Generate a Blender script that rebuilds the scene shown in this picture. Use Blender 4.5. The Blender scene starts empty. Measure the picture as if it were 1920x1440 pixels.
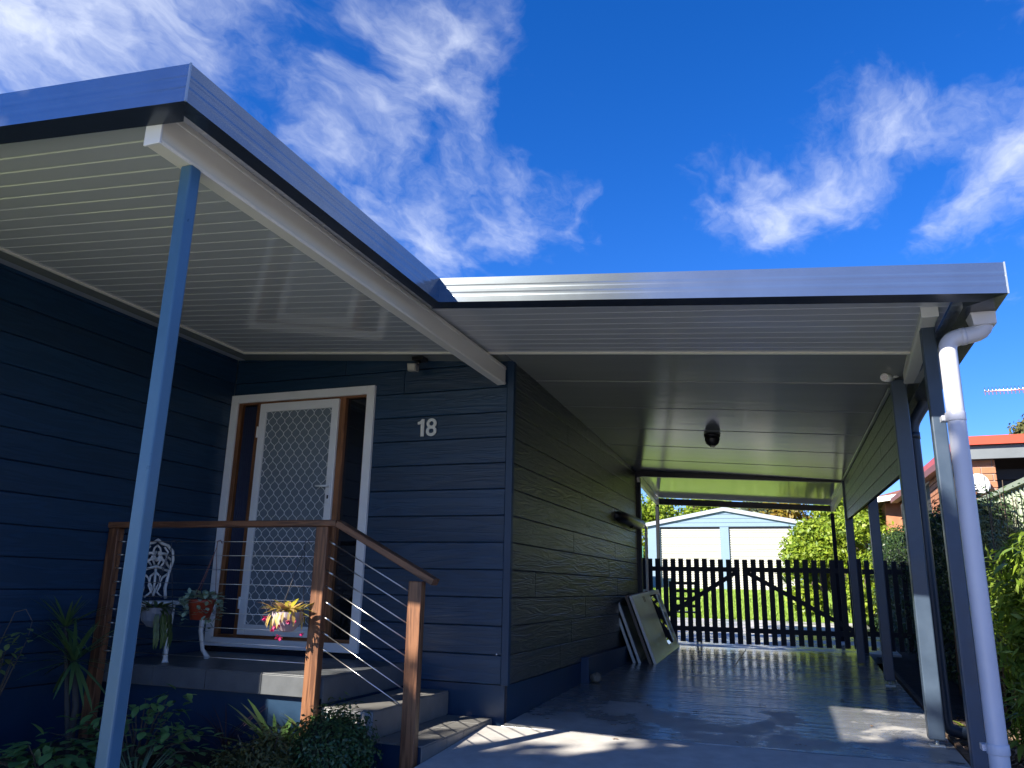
import bpy, bmesh, math, random
import numpy as np
from mathutils import Vector, Matrix
random.seed(7)
RNG = np.random.default_rng(7)
S = bpy.context.scene
COL = S.collection

# ------------------------------------------------------------------ camera
YAW, PITCH, ROLL = 0.3551, 0.2563, 0.0214
CAM = Vector((2.1178, -5.7332, 0.9676))
fwd = Vector((-math.sin(YAW)*math.cos(PITCH), math.cos(YAW)*math.cos(PITCH), math.sin(PITCH)))
rgt = Vector((math.cos(YAW), math.sin(YAW), 0))
upv = rgt.cross(fwd)
r2 = rgt*math.cos(ROLL) + upv*math.sin(ROLL)
u2 = -rgt*math.sin(ROLL) + upv*math.cos(ROLL)
cd = bpy.data.cameras.new('camera')
cd.sensor_width = 36.0
cd.lens = 1446.09/1920*36.0
cd.clip_start = 0.05
cd.clip_end = 2000
cam = bpy.data.objects.new('camera', cd)
COL.objects.link(cam)
M3 = Matrix((r2, u2, -fwd)).transposed()
cam.matrix_world = Matrix.Translation(CAM) @ M3.to_4x4()
S.camera = cam

# ------------------------------------------------------------------ light, sky, exposure
SUNDIR = Vector((-0.774, -1.32, 1.0)).normalized()      # towards the sun
SUN_EL = math.asin(SUNDIR.z)
SUN_AZ = math.atan2(SUNDIR.x, SUNDIR.y)
ld = bpy.data.lights.new('sun', 'SUN')
ld.energy = 3.9
ld.angle = math.radians(0.53)
ld.color = (1.0, 0.93, 0.82)
sun = bpy.data.objects.new('sun', ld)
COL.objects.link(sun)
sun.rotation_euler = (-SUNDIR).to_track_quat('-Z', 'Y').to_euler()
sun.location = (-10, -16, 14)

S.view_settings.view_transform = 'Standard'
S.view_settings.look = 'None'
S.view_settings.gamma = 1.0
S.view_settings.exposure = 1.72
S.view_settings.use_curve_mapping = False

def nd(nt, typ, **kw):
    n = nt.nodes.new(typ)
    for k, v in kw.items():
        if k.startswith('_'):
            setattr(n, k[1:], v)
        else:
            n.inputs[k.replace('__', ' ')].default_value = v
    return n

W = bpy.data.worlds.new('World')
S.world = W
W.use_nodes = True
nt = W.node_tree
nt.nodes.clear()
L = nt.links.new
out = nt.nodes.new('ShaderNodeOutputWorld')
bg = nt.nodes.new('ShaderNodeBackground')
bg.inputs['Strength'].default_value = 0.085
sky = nt.nodes.new('ShaderNodeTexSky')
sky.sky_type = 'NISHITA'
sky.sun_disc = False
sky.sun_elevation = SUN_EL
sky.sun_rotation = SUN_AZ
sky.air_density = 1.0
sky.dust_density = 0.15
sky.ozone_density = 4.0
sky.altitude = 200
hs0 = nd(nt, 'ShaderNodeHueSaturation', Saturation=1.32, Value=1.0)
L(sky.outputs[0], hs0.inputs['Color'])
hs = nd(nt, 'ShaderNodeMix', _data_type='RGBA', _blend_type='MULTIPLY')      # the phone's deep blue rendering of the sky
hs.inputs['Factor'].default_value = 1.0
hs.inputs['B'].default_value = (.55, .55, .82, 1)
L(hs0.outputs[0], hs.inputs['A'])
tc = nt.nodes.new('ShaderNodeTexCoord')
sep = nt.nodes.new('ShaderNodeSeparateXYZ')
L(tc.outputs['Generated'], sep.inputs[0])
zc = nd(nt, 'ShaderNodeMath', _operation='MAXIMUM'); zc.inputs[1].default_value = 0.02
L(sep.outputs['Z'], zc.inputs[0])
za = nd(nt, 'ShaderNodeMath', _operation='ADD'); za.inputs[1].default_value = 0.18
L(zc.outputs[0], za.inputs[0])
dv = nd(nt, 'ShaderNodeVectorMath', _operation='DIVIDE')
cmb = nt.nodes.new('ShaderNodeCombineXYZ')
for i in range(3): L(za.outputs[0], cmb.inputs[i])
L(tc.outputs['Generated'], dv.inputs[0]); L(cmb.outputs[0], dv.inputs[1])
# wind-drawn cirrus: stretched, warped noise on a high plane
mp = nd(nt, 'ShaderNodeMapping'); mp.inputs['Rotation'].default_value = (0, 0, math.radians(-35)); mp.inputs['Scale'].default_value = (1.55, 1.05, 0.0)
L(dv.outputs[0], mp.inputs['Vector'])
warp = nd(nt, 'ShaderNodeTexNoise', Scale=2.2, Detail=5.0, Roughness=0.55)
L(mp.outputs[0], warp.inputs['Vector'])
wsub = nd(nt, 'ShaderNodeVectorMath', _operation='SUBTRACT'); wsub.inputs[1].default_value = (.5, .5, .5)
L(warp.outputs['Color'], wsub.inputs[0])
wsc = nd(nt, 'ShaderNodeVectorMath', _operation='SCALE'); wsc.inputs['Scale'].default_value = 0.45
L(wsub.outputs[0], wsc.inputs[0])
wad = nd(nt, 'ShaderNodeVectorMath', _operation='ADD')
L(mp.outputs[0], wad.inputs[0]); L(wsc.outputs[0], wad.inputs[1])
n1 = nd(nt, 'ShaderNodeTexNoise', Scale=3.6, Detail=13.0, Roughness=0.60, Distortion=0.15)
L(wad.outputs[0], n1.inputs['Vector'])
# cloud banks: directions in the sky where the cirrus gathers
BANKS = [((-.70, .47, .54), 20, .52), ((-.62, .50, .61), 22, .46), ((-.78, .40, .48), 14, .52), ((-.53, .58, .62), 45, .28), ((-.44, .655, .61), 60, .34), ((-.372, .70, .61), 80, .44),
         ((-.40, .735, .54), 70, .34), ((-.47, .70, .535), 60, .36), ((-.39, .785, .48), 75, .42), ((-.345, .82, .458), 150, .22), ((-.25, .885, .392), 130, .22),
         ((.0, .885, .468), 240, .40), ((.045, .872, .49), 200, .36), ((.10, .858, .505), 170, .38), ((.18, .842, .51), 120, .36), ((.245, .84, .485), 90, .42), ((.235, .87, .432), 130, .42), ((.5, .70, .5), 12, .4),
         ((.1, -.2, .95), 6, .32), ((-.3, -.8, .5), 6, .34), ((.9, -.2, .4), 6, .34)]
nrm = nd(nt, 'ShaderNodeVectorMath', _operation='NORMALIZE')
wdir = nd(nt, 'ShaderNodeVectorMath', _operation='SCALE'); wdir.inputs['Scale'].default_value = 0.24
L(wsub.outputs[0], wdir.inputs[0])
gad = nd(nt, 'ShaderNodeVectorMath', _operation='ADD')
L(tc.outputs['Generated'], gad.inputs[0]); L(wdir.outputs[0], gad.inputs[1])
L(gad.outputs[0], nrm.inputs[0])
acc = None
for d, sharp, amp in BANKS:
    dn = Vector(d).normalized()
    dt = nd(nt, 'ShaderNodeVectorMath', _operation='DOT_PRODUCT'); dt.inputs[1].default_value = dn
    L(nrm.outputs[0], dt.inputs[0])
    a = nd(nt, 'ShaderNodeMath', _operation='SUBTRACT'); a.inputs[1].default_value = 1.0
    L(dt.outputs['Value'], a.inputs[0])
    b = nd(nt, 'ShaderNodeMath', _operation='MULTIPLY'); b.inputs[1].default_value = sharp*1.25
    L(a.outputs[0], b.inputs[0])
    e = nd(nt, 'ShaderNodeMath', _operation='EXPONENT')
    L(b.outputs[0], e.inputs[0])
    m = nd(nt, 'ShaderNodeMath', _operation='MULTIPLY'); m.inputs[1].default_value = amp
    L(e.outputs[0], m.inputs[0])
    if acc is None:
        acc = m
    else:
        s = nd(nt, 'ShaderNodeMath', _operation='MAXIMUM')
        L(acc.outputs[0], s.inputs[0]); L(m.outputs[0], s.inputs[1]); acc = s
cs = nd(nt, 'ShaderNodeMath', _operation='ADD')
L(n1.outputs['Fac'], cs.inputs[0]); L(acc.outputs[0], cs.inputs[1])
cr = nd(nt, 'ShaderNodeMapRange', _interpolation_type='SMOOTHSTEP')
cr.inputs['From Min'].default_value = 0.68; cr.inputs['From Max'].default_value = 1.30
L(cs.outputs[0], cr.inputs['Value'])
mx = nd(nt, 'ShaderNodeMix', _data_type='RGBA')
mx.inputs['B'].default_value = (3.7, 3.95, 4.5, 1)
L(cr.outputs[0], mx.inputs['Factor'])
L(hs.outputs['Result'], mx.inputs['A'])
L(mx.outputs['Result'], bg.inputs['Color'])
L(bg.outputs[0], out.inputs[0])

# ------------------------------------------------------------------ materials
MATS = {}
def mat(name, col, rough=0.5, metal=0.0, var=0.0, vscale=6.0, bump=0.0, bscale=60.0, spec=0.5, coat=0.0, stretch=None, rvar=0.0):
    if name in MATS: return MATS[name]
    m = bpy.data.materials.new(name); m.use_nodes = True
    t = m.node_tree; p = t.nodes['Principled BSDF']
    p.inputs['Base Color'].default_value = (*col, 1)
    p.inputs['Roughness'].default_value = rough
    p.inputs['Metallic'].default_value = metal
    p.inputs['Specular IOR Level'].default_value = spec
    p.inputs['Coat Weight'].default_value = coat
    co = t.nodes.new('ShaderNodeTexCoord')
    src = co.outputs['Object']
    if stretch:
        mpn = t.nodes.new('ShaderNodeMapping'); mpn.inputs['Scale'].default_value = stretch
        t.links.new(src, mpn.inputs[0]); src = mpn.outputs[0]
    if var or rvar:
        n = nd(t, 'ShaderNodeTexNoise', Scale=vscale, Detail=6.0, Roughness=0.6); t.links.new(src, n.inputs['Vector'])
        if var:
            r = nd(t, 'ShaderNodeMapRange'); r.inputs['From Min'].default_value = .3; r.inputs['From Max'].default_value = .7
            r.inputs['To Min'].default_value = 1-var; r.inputs['To Max'].default_value = 1+var
            t.links.new(n.outputs['Fac'], r.inputs['Value'])
            mm = nd(t, 'ShaderNodeMix', _data_type='RGBA', _blend_type='MULTIPLY'); mm.inputs['Factor'].default_value = 1
            mm.inputs['A'].default_value = (*col, 1); t.links.new(r.outputs[0], mm.inputs['B'])
            t.links.new(mm.outputs['Result'], p.inputs['Base Color'])
        if rvar:
            r = nd(t, 'ShaderNodeMapRange'); r.inputs['From Min'].default_value = .3; r.inputs['From Max'].default_value = .7
            r.inputs['To Min'].default_value = max(.02, rough-rvar); r.inputs['To Max'].default_value = rough+rvar
            t.links.new(n.outputs['Fac'], r.inputs['Value']); t.links.new(r.outputs[0], p.inputs['Roughness'])
    if bump:
        n = nd(t, 'ShaderNodeTexNoise', Scale=bscale, Detail=5.0, Roughness=0.6); t.links.new(src, n.inputs['Vector'])
        b = nd(t, 'ShaderNodeBump', Strength=bump, Distance=0.01); t.links.new(n.outputs['Fac'], b.inputs['Height'])
        t.links.new(b.outputs[0], p.inputs['Normal'])
    MATS[name] = m
    return m

def grain_mat(name, cols, rough=0.5, relief=0.35, along=(1.2, 14, 14), paint=True, rings=7.0):
    """wood or wood-embossed boards: grain runs along the local X axis, offset per object"""
    if name in MATS: return MATS[name]
    m = bpy.data.materials.new(name); m.use_nodes = True
    t = m.node_tree; p = t.nodes['Principled BSDF']; K = t.links.new
    co = t.nodes.new('ShaderNodeTexCoord'); oi = t.nodes.new('ShaderNodeObjectInfo')
    off = nd(t, 'ShaderNodeVectorMath', _operation='SCALE'); off.inputs[0].default_value = (37.0, 11.0, 23.0)
    K(oi.outputs['Random'], off.inputs['Scale'])
    ad = nd(t, 'ShaderNodeVectorMath', _operation='ADD'); K(co.outputs['Object'], ad.inputs[0]); K(off.outputs[0], ad.inputs[1])
    mpn = t.nodes.new('ShaderNodeMapping'); mpn.inputs['Scale'].default_value = along
    K(ad.outputs[0], mpn.inputs[0])
    nz = nd(t, 'ShaderNodeTexNoise', Scale=1.0, Detail=3.0, Roughness=0.5, Distortion=0.6); K(mpn.outputs[0], nz.inputs['Vector'])
    ml = nd(t, 'ShaderNodeMath', _operation='MULTIPLY'); ml.inputs[1].default_value = rings*6.28; K(nz.outputs['Fac'], ml.inputs[0])
    sn = nd(t, 'ShaderNodeMath', _operation='SINE'); K(ml.outputs[0], sn.inputs[0])
    fn = nd(t, 'ShaderNodeTexNoise', Scale=5.0, Detail=4.0, Roughness=0.7); K(mpn.outputs[0], fn.inputs['Vector'])
    h = nd(t, 'ShaderNodeMath', _operation='MULTIPLY_ADD'); h.inputs[1].default_value = 0.5
    K(sn.outputs[0], h.inputs[0]); K(fn.outputs['Fac'], h.inputs[2])
    b = nd(t, 'ShaderNodeBump', Strength=relief, Distance=0.004); K(h.outputs[0], b.inputs['Height']); K(b.outputs[0], p.inputs['Normal'])
    rp = t.nodes.new('ShaderNodeValToRGB')
    rp.color_ramp.elements[0].color = (*cols[0], 1); rp.color_ramp.elements[1].color = (*cols[1], 1)
    rp.color_ramp.elements[0].position = .1; rp.color_ramp.elements[1].position = .95
    K(h.outputs[0], rp.inputs[0])
    hv = nd(t, 'ShaderNodeHueSaturation')
    mr = nd(t, 'ShaderNodeMapRange'); mr.inputs['To Min'].default_value = .85; mr.inputs['To Max'].default_value = 1.15
    K(oi.outputs['Random'], mr.inputs['Value']); K(mr.outputs[0], hv.inputs['Value']); K(rp.outputs[0], hv.inputs['Color'])
    K(hv.outputs[0], p.inputs['Base Color'])
    p.inputs['Roughness'].default_value = rough
    MATS[name] = m
    return m

def leaf_mat(name, cols, rough=0.45, trans=0.35):
    if name in MATS: return MATS[name]
    m = bpy.data.materials.new(name); m.use_nodes = True
    t = m.node_tree; p = t.nodes['Principled BSDF']; K = t.links.new
    g = t.nodes.new('ShaderNodeNewGeometry'); oi = t.nodes.new('ShaderNodeObjectInfo')
    a = nd(t, 'ShaderNodeMath', _operation='ADD'); K(g.outputs['Random Per Island'], a.inputs[0]); K(oi.outputs['Random'], a.inputs[1])
    f = nd(t, 'ShaderNodeMath', _operation='FRACT'); K(a.outputs[0], f.inputs[0])
    rp = t.nodes.new('ShaderNodeValToRGB')
    while len(rp.color_ramp.elements) < len(cols): rp.color_ramp.elements.new(.5)
    for i, c in enumerate(cols):
        rp.color_ramp.elements[i].position = i/(len(cols)-1); rp.color_ramp.elements[i].color = (*c, 1)
    K(f.outputs[0], rp.inputs[0])
    K(rp.outputs[0], p.inputs['Base Color'])
    p.inputs['Roughness'].default_value = rough
    tr = t.nodes.new('ShaderNodeBsdfTranslucent'); K(rp.outputs[0], tr.inputs['Color'])
    mixs = t.nodes.new('ShaderNodeMixShader'); mixs.inputs[0].default_value = trans
    K(p.outputs[0], mixs.inputs[1]); K(tr.outputs[0], mixs.inputs[2])
    K(mixs.outputs[0], t.nodes['Material Output'].inputs['Surface'])
    MATS[name] = m
    return m

NAVY = grain_mat('navy_boards', [(.0042, .030, .070), (.0068, .038, .088)], rough=.42, relief=.30, rings=5)
NAVYS = mat('navy_smooth', (.0055, .032, .075), .45, var=.08, bump=.08, bscale=25)
SIDEB = grain_mat('dark_boards', [(.036, .042, .043), (.056, .062, .061)], rough=.33, relief=.55, rings=6)
WALLIN = mat('wall_core', (.01, .014, .025), .8)
WHITE = mat('white_paint', (.80, .81, .80), .35, var=.03, vscale=9)
CREAM = mat('cream_beam_paint', (.82, .79, .68), .33, var=.03, vscale=4)
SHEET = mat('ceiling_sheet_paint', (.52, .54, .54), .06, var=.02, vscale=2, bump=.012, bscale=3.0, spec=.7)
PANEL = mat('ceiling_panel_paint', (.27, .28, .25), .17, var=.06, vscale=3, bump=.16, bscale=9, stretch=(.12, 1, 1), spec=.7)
REARS = mat('rear_sheet_paint', (.62, .63, .58), .08, bump=.05, bscale=8, stretch=(.2, 1, 1))
FASC = mat('fascia_metal', (.215, .25, .285), .165, metal=.84, var=.07, vscale=5, bump=.03, bscale=3, spec=.9)
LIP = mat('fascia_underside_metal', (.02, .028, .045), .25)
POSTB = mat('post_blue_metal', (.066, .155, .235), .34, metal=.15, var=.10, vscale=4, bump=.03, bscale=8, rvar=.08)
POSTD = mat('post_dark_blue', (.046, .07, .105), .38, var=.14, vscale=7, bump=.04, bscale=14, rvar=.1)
DARKT = mat('dark_trim', (.014, .018, .026), .4)
TIMB = grain_mat('oiled_timber', [(.10, .040, .018), (.225, .098, .044)], rough=.42, relief=.12, along=(2, 26, 26), rings=3)
DOORT = grain_mat('door_timber', [(.15, .06, .022), (.26, .11, .042)], rough=.4, relief=.08, along=(2, 26, 26), rings=3)
STEEL = mat('steel_cable', (.72, .72, .70), .28, metal=1.0)
TILE = mat('stone_tile', (.10, .108, .115), .38, var=.14, vscale=9, bump=.05, bscale=60)
TILEB = mat('step_tile', (.17, .166, .155), .45, var=.14, vscale=9, bump=.05, bscale=60)
GROUT = mat('grout', (.22, .21, .2), .8)
DOORP = mat('door_panel_paint', (.10, .15, .20), .4, var=.04)
CURT = mat('blue_curtain', (.02, .03, .07), .8)
BLACK = mat('black_plastic', (.012, .012, .014), .35)
GLASS = mat('sidelight_glass', (.006, .008, .012), .03, spec=.9)
PVC = mat('white_pvc', (.56, .57, .62), .30, var=.04, vscale=4)
PIPED = mat('dark_pipe', (.018, .03, .05), .4)
IRON = mat('white_cast_iron', (.70, .71, .70), .45, bump=.1, bscale=90)
TERRA = mat('red_plastic_pot', (.30, .05, .025), .45)
GREYP = mat('grey_pot', (.16, .18, .22), .5)
PINKP = mat('pale_pot', (.42, .36, .40), .45)
WIRE = mat('hanger_cord', (.18, .07, .05), .6)
WIRED = mat('dark_hanger_wire', (.05, .05, .06), .5)
ALUM = mat('aluminium_frame', (.42, .45, .45), .32, metal=.55, var=.06, vscale=5)
PANELW = mat('weathered_panel_sheet', (.40, .44, .42), .30, metal=.35, var=.10, vscale=3)
DGLASS = mat('dark_glass', (.004, .005, .006), .02, spec=1.0)
SHEDW = mat('shed_wall_metal', (.19, .28, .37), .45, var=.03)
SHEDR = mat('shed_roof_metal', (.34, .37, .43), .45)
ROLLER = mat('roller_door_metal', (.50, .49, .44), .45)
BRICKM = mat('brick_clay', (.40, .17, .085), .85, var=.22, vscale=5, bump=.2, bscale=60)
MORTAR = mat('mortar', (.34, .31, .27), .9)
REDR = mat('red_roof_metal', (.52, .075, .035), .45, var=.05)
TILER = mat('roof_tile_clay', (.22, .085, .05), .75, var=.2)
GREYF = mat('grey_barge_paint', (.16, .18, .19), .6, var=.12, vscale=3)
FENCEG = mat('pale_green_fence_metal', (.36, .42, .30), .45, var=.04)
MULCH = mat('mulch_soil', (.055, .038, .026), .95, var=.5, vscale=14, bump=.8, bscale=30)
CHIP = leaf_mat('mulch_chips', [(.16, .10, .06), (.32, .21, .14), (.10, .065, .04), (.42, .30, .21)], rough=.9, trans=0)
SOIL = mat('garden_soil', (.03, .026, .022), .95, var=.4, vscale=12, bump=.7, bscale=30)
LAWNM = mat('lawn_turf', (.24, .30, .06), .9, var=.25, vscale=3, bump=.4, bscale=60)
BARK = mat('bark', (.09, .065, .045), .9, var=.3, vscale=9, bump=.5, bscale=40)
STONE = mat('stone', (.20, .17, .13), .8, var=.35, vscale=9, bump=.4, bscale=20)
SLEEP = grain_mat('weathered_sleeper', [(.075, .045, .025), (.16, .10, .06)], rough=.8, relief=.4)
GREENF = mat('green_fence_metal', (.05, .22, .14), .5)

def concrete(name, base, wet):
    """trowelled concrete; wet patches are darker and glossier"""
    if name in MATS: return MATS[name]
    m = bpy.data.materials.new(name); m.use_nodes = True
    t = m.node_tree; p = t.nodes['Principled BSDF']; K = t.links.new
    co = t.nodes.new('ShaderNodeTexCoord')
    n0 = nd(t, 'ShaderNodeTexNoise', Scale=1.5, Detail=8.0, Roughness=.62, Distortion=.3); K(co.outputs['Object'], n0.inputs['Vector'])
    n1 = nd(t, 'ShaderNodeTexNoise', Scale=7.0, Detail=6.0, Roughness=.65); K(co.outputs['Object'], n1.inputs['Vector'])
    n2 = nd(t, 'ShaderNodeTexNoise', Scale=170.0, Detail=2.0); K(co.outputs['Object'], n2.inputs['Vector'])
    mps = t.nodes.new('ShaderNodeMapping'); mps.inputs['Scale'].default_value = (.7, 6, 1); K(co.outputs['Object'], mps.inputs[0])
    n3 = nd(t, 'ShaderNodeTexNoise', Scale=2.4, Detail=6.0, Roughness=.6); K(mps.outputs[0], n3.inputs['Vector'])
    sp_ = t.nodes.new('ShaderNodeSeparateXYZ'); K(co.outputs['Object'], sp_.inputs[0])
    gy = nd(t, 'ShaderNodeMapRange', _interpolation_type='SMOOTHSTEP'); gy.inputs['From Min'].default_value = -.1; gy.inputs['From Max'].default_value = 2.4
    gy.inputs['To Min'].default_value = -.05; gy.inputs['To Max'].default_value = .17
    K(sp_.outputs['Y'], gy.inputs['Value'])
    nf = nd(t, 'ShaderNodeMath', _operation='MULTIPLY_ADD'); nf.inputs[1].default_value = .22; K(n1.outputs['Fac'], nf.inputs[0]); K(n0.outputs['Fac'], nf.inputs[2])
    ns = nd(t, 'ShaderNodeMath', _operation='ADD'); K(nf.outputs[0], ns.inputs[0]); K(gy.outputs[0], ns.inputs[1])
    wm = nd(t, 'ShaderNodeMapRange', _interpolation_type='SMOOTHSTEP'); wm.inputs['From Min'].default_value = wet; wm.inputs['From Max'].default_value = wet+.13
    K(ns.outputs[0], wm.inputs['Value'])
    c1 = t.nodes.new('ShaderNodeValToRGB'); e = c1.color_ramp.elements
    e[0].position = .25; e[1].position = .75
    e[0].color = (*[c*.74 for c in base], 1); e[1].color = (*[min(1, c*1.15) for c in base], 1); K(n1.outputs['Fac'], c1.inputs[0])
    dk = nd(t, 'ShaderNodeMix', _data_type='RGBA', _blend_type='MULTIPLY'); dk.inputs['B'].default_value = (.40, .42, .44, 1)
    K(wm.outputs[0], dk.inputs['Factor']); K(c1.outputs[0], dk.inputs['A']); K(dk.outputs['Result'], p.inputs['Base Color'])
    wr = nd(t, 'ShaderNodeMapRange'); wr.inputs['From Min'].default_value = .32; wr.inputs['From Max'].default_value = .68
    wr.inputs['To Min'].default_value = .06; wr.inputs['To Max'].default_value = .34; K(n3.outputs['Fac'], wr.inputs['Value'])
    rr = nd(t, 'ShaderNodeMix', _data_type='FLOAT'); rr.inputs['A'].default_value = .6
    K(wm.outputs[0], rr.inputs['Factor']); K(wr.outputs[0], rr.inputs['B']); K(rr.outputs['Result'], p.inputs['Roughness'])
    hh = nd(t, 'ShaderNodeMath', _operation='MULTIPLY_ADD'); hh.inputs[1].default_value = .25; K(n2.outputs['Fac'], hh.inputs[0]); K(n3.outputs['Fac'], hh.inputs[2])
    b = nd(t, 'ShaderNodeBump', Strength=.16, Distance=.012); K(hh.outputs[0], b.inputs['Height']); K(b.outputs[0], p.inputs['Normal'])
    MATS[name] = m
    return m
CONC = concrete('driveway_concrete', (.52, .50, .47), .70)
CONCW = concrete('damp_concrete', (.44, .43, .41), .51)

# ------------------------------------------------------------------ builders
def hexa(bm, p):
    v = [bm.verts.new(q) for q in p]
    for f in ((3, 2, 1, 0), (4, 5, 6, 7), (0, 1, 5, 4), (1, 2, 6, 5), (2, 3, 7, 6), (3, 0, 4, 7)):
        bm.faces.new([v[i] for i in f])
def bx(bm, x0, x1, y0, y1, z0, z1):
    hexa(bm, [(x0, y0, z0), (x1, y0, z0), (x1, y1, z0), (x0, y1, z0), (x0, y0, z1), (x1, y0, z1), (x1, y1, z1), (x0, y1, z1)])
def frame_of(d):
    d = Vector(d).normalized()
    a = Vector((0, 0, 1)) if abs(d.z) < .95 else Vector((0, 1, 0))
    u = d.cross(a).normalized()
    return d, u, u.cross(d)
def bar(bm, p0, p1, w, h, up=None):
    """square bar from p0 to p1, w across, h along 'up'"""
    p0, p1 = Vector(p0), Vector(p1)
    d, u, v = frame_of(p1-p0)
    c = []
    for p in (p0, p1):
        c += [p-u*w/2-v*h/2, p+u*w/2-v*h/2, p+u*w/2+v*h/2, p-u*w/2+v*h/2]
    hexa(bm, c)
def tube(bm, pts, r, n=8, caps=True):
    pts = [Vector(p) for p in pts]
    rr = r if isinstance(r, (list, tuple)) else [r]*len(pts)
    rings = []
    u = None
    for i, p in enumerate(pts):
        if i == 0: d = pts[1]-p
        elif i == len(pts)-1: d = p-pts[i-1]
        else: d = (pts[i+1]-p).normalized()+(p-pts[i-1]).normalized()
        d.normalize()
        if u is None: _, u, v = frame_of(d)
        u = (u-d*u.dot(d)).normalized(); v = d.cross(u)
        rings.append([bm.verts.new(p+(u*math.cos(2*math.pi*k/n)+v*math.sin(2*math.pi*k/n))*rr[i]) for k in range(n)])
    for a, b in zip(rings, rings[1:]):
        for k in range(n):
            bm.faces.new((a[k], a[(k+1) % n], b[(k+1) % n], b[k])).smooth = True
    if caps:
        bm.faces.new(rings[0][::-1]); bm.faces.new(rings[-1])
def lathe(bm, prof, c, n=20, flute=0.0):
    c = Vector(c); rings = []
    for r, z in prof:
        rings.append([bm.verts.new(c+Vector(((r*(1+(flute if k % 2 else 0)))*math.cos(2*math.pi*k/n), (r*(1+(flute if k % 2 else 0)))*math.sin(2*math.pi*k/n), z))) for k in range(n)])
    for a, b in zip(rings, rings[1:]):
        for k in range(n):
            bm.faces.new((a[k], a[(k+1) % n], b[(k+1) % n], b[k])).smooth = not flute
    bm.faces.new(rings[0][::-1]); bm.faces.new(rings[-1])
def prism(bm, prof, p0, p1, out, m0=0, m1=0):
    """profile of (outward, height) pairs swept from p0 to p1, ends mitred by m0/m1"""
    p0, p1, out = Vector(p0), Vector(p1), Vector(out)
    al = (p1-p0); al.z = 0; al.normalize()
    R = []
    for p, m in ((p0, m0), (p1, m1)):
        R.append([bm.verts.new(p+out*u+Vector((0, 0, z))+al*(m*u)) for u, z in prof])
    n = len(prof)
    for k in range(n):
        bm.faces.new((R[0][k], R[0][(k+1) % n], R[1][(k+1) % n], R[1][k]))
    bm.faces.new(R[0][::-1]); bm.faces.new(R[1])

def obj(name, bm, m, parent=None, bevel=0.0, kind=None, smooth=False):
    bmesh.ops.recalc_face_normals(bm, faces=bm.faces)
    me = bpy.data.meshes.new(name); bm.to_mesh(me); bm.free()
    return link(name, me, m, parent, bevel, kind)
def wloc(o):
    v = Vector(o.location)
    while o.parent: o = o.parent; v += Vector(o.location)
    return v
def link(name, me, m, parent=None, bevel=0.0, kind=None):
    o = bpy.data.objects.new(name, me); COL.objects.link(o)
    if m and not me.materials: me.materials.append(m)
    if parent:
        o.parent = parent; o.location = -wloc(parent)
    if bevel:
        b = o.modifiers.new('bevel', 'BEVEL'); b.width = bevel; b.segments = 2; b.limit_method = 'ANGLE'
    if kind: o['kind'] = kind
    return o
def inst(name, me, parent, loc, rot=(0, 0, 0), sc=(1, 1, 1)):
    """a piece that shares mesh data, placed at world loc under parent"""
    o = bpy.data.objects.new(name, me); COL.objects.link(o)
    o.parent = parent; o.location = Vector(loc)-wloc(parent); o.rotation_euler = rot; o.scale = sc
    return o
def tag(o, label, cat, group=None):
    o['label'] = label; o['category'] = cat
    if group: o['group'] = group
    return o
def thing(name, label, cat, loc=(0, 0, 0), group=None):
    o = bpy.data.objects.new(name, None); COL.objects.link(o); o.location = loc; o.empty_display_size = .1
    return tag(o, label, cat, group)
def group_part(name, parent):
    """an Empty that is a part and carries sub-parts"""
    o = bpy.data.objects.new(name, None); COL.objects.link(o); o.parent = parent; o.location = -wloc(parent); o.empty_display_size = .1
    return o
def NB(): return bmesh.new()

# ------------------------------------------------------------------ ground
def gz(x, y):
    if y < 0: return .06*y
    if y < 12.6: return .0282*y
    if y < 28: return .0282*12.6+.049*(y-12.6)
    return .0282*12.6+.049*15.4+.02*(y-28)
def sheet(name, xs, ys, dz, m, kind='structure', rough=0.0, fn=None):
    bm = NB(); g = []
    for y in ys:
        row = []
        for x in xs:
            z = (fn(x, y) if fn else gz(x, y))+dz+random.uniform(-rough, rough)
            row.append(bm.verts.new((x, y, z)))
        g.append(row)
    for j in range(len(ys)-1):
        for i in range(len(xs)-1):
            f = bm.faces.new((g[j][i], g[j][i+1], g[j+1][i+1], g[j+1][i])); f.smooth = True
    return obj(name, bm, m, kind=kind)
def lin(a, b, n): return [a+(b-a)*i/n for i in range(n+1)]
sheet('ground', [-200, -60, -30, -12, -6, -3, 0, 3, 6, 12, 30, 60, 200], [-200, -60, -30, -12, -6, -3, -1, 0, 3, 6, 9, 12.6, 20, 28, 60, 120, 300], -.22, SOIL)
sheet('lawn', lin(-9, 9, 18), [12.72, 14, 16, 18, 20, 22, 24, 26, 28, 32, 40], -.02, LAWNM)
sheet('front_lawn', lin(-30, -.2, 12), lin(-40, -4.2, 10), -.06, LAWNM)
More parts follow.
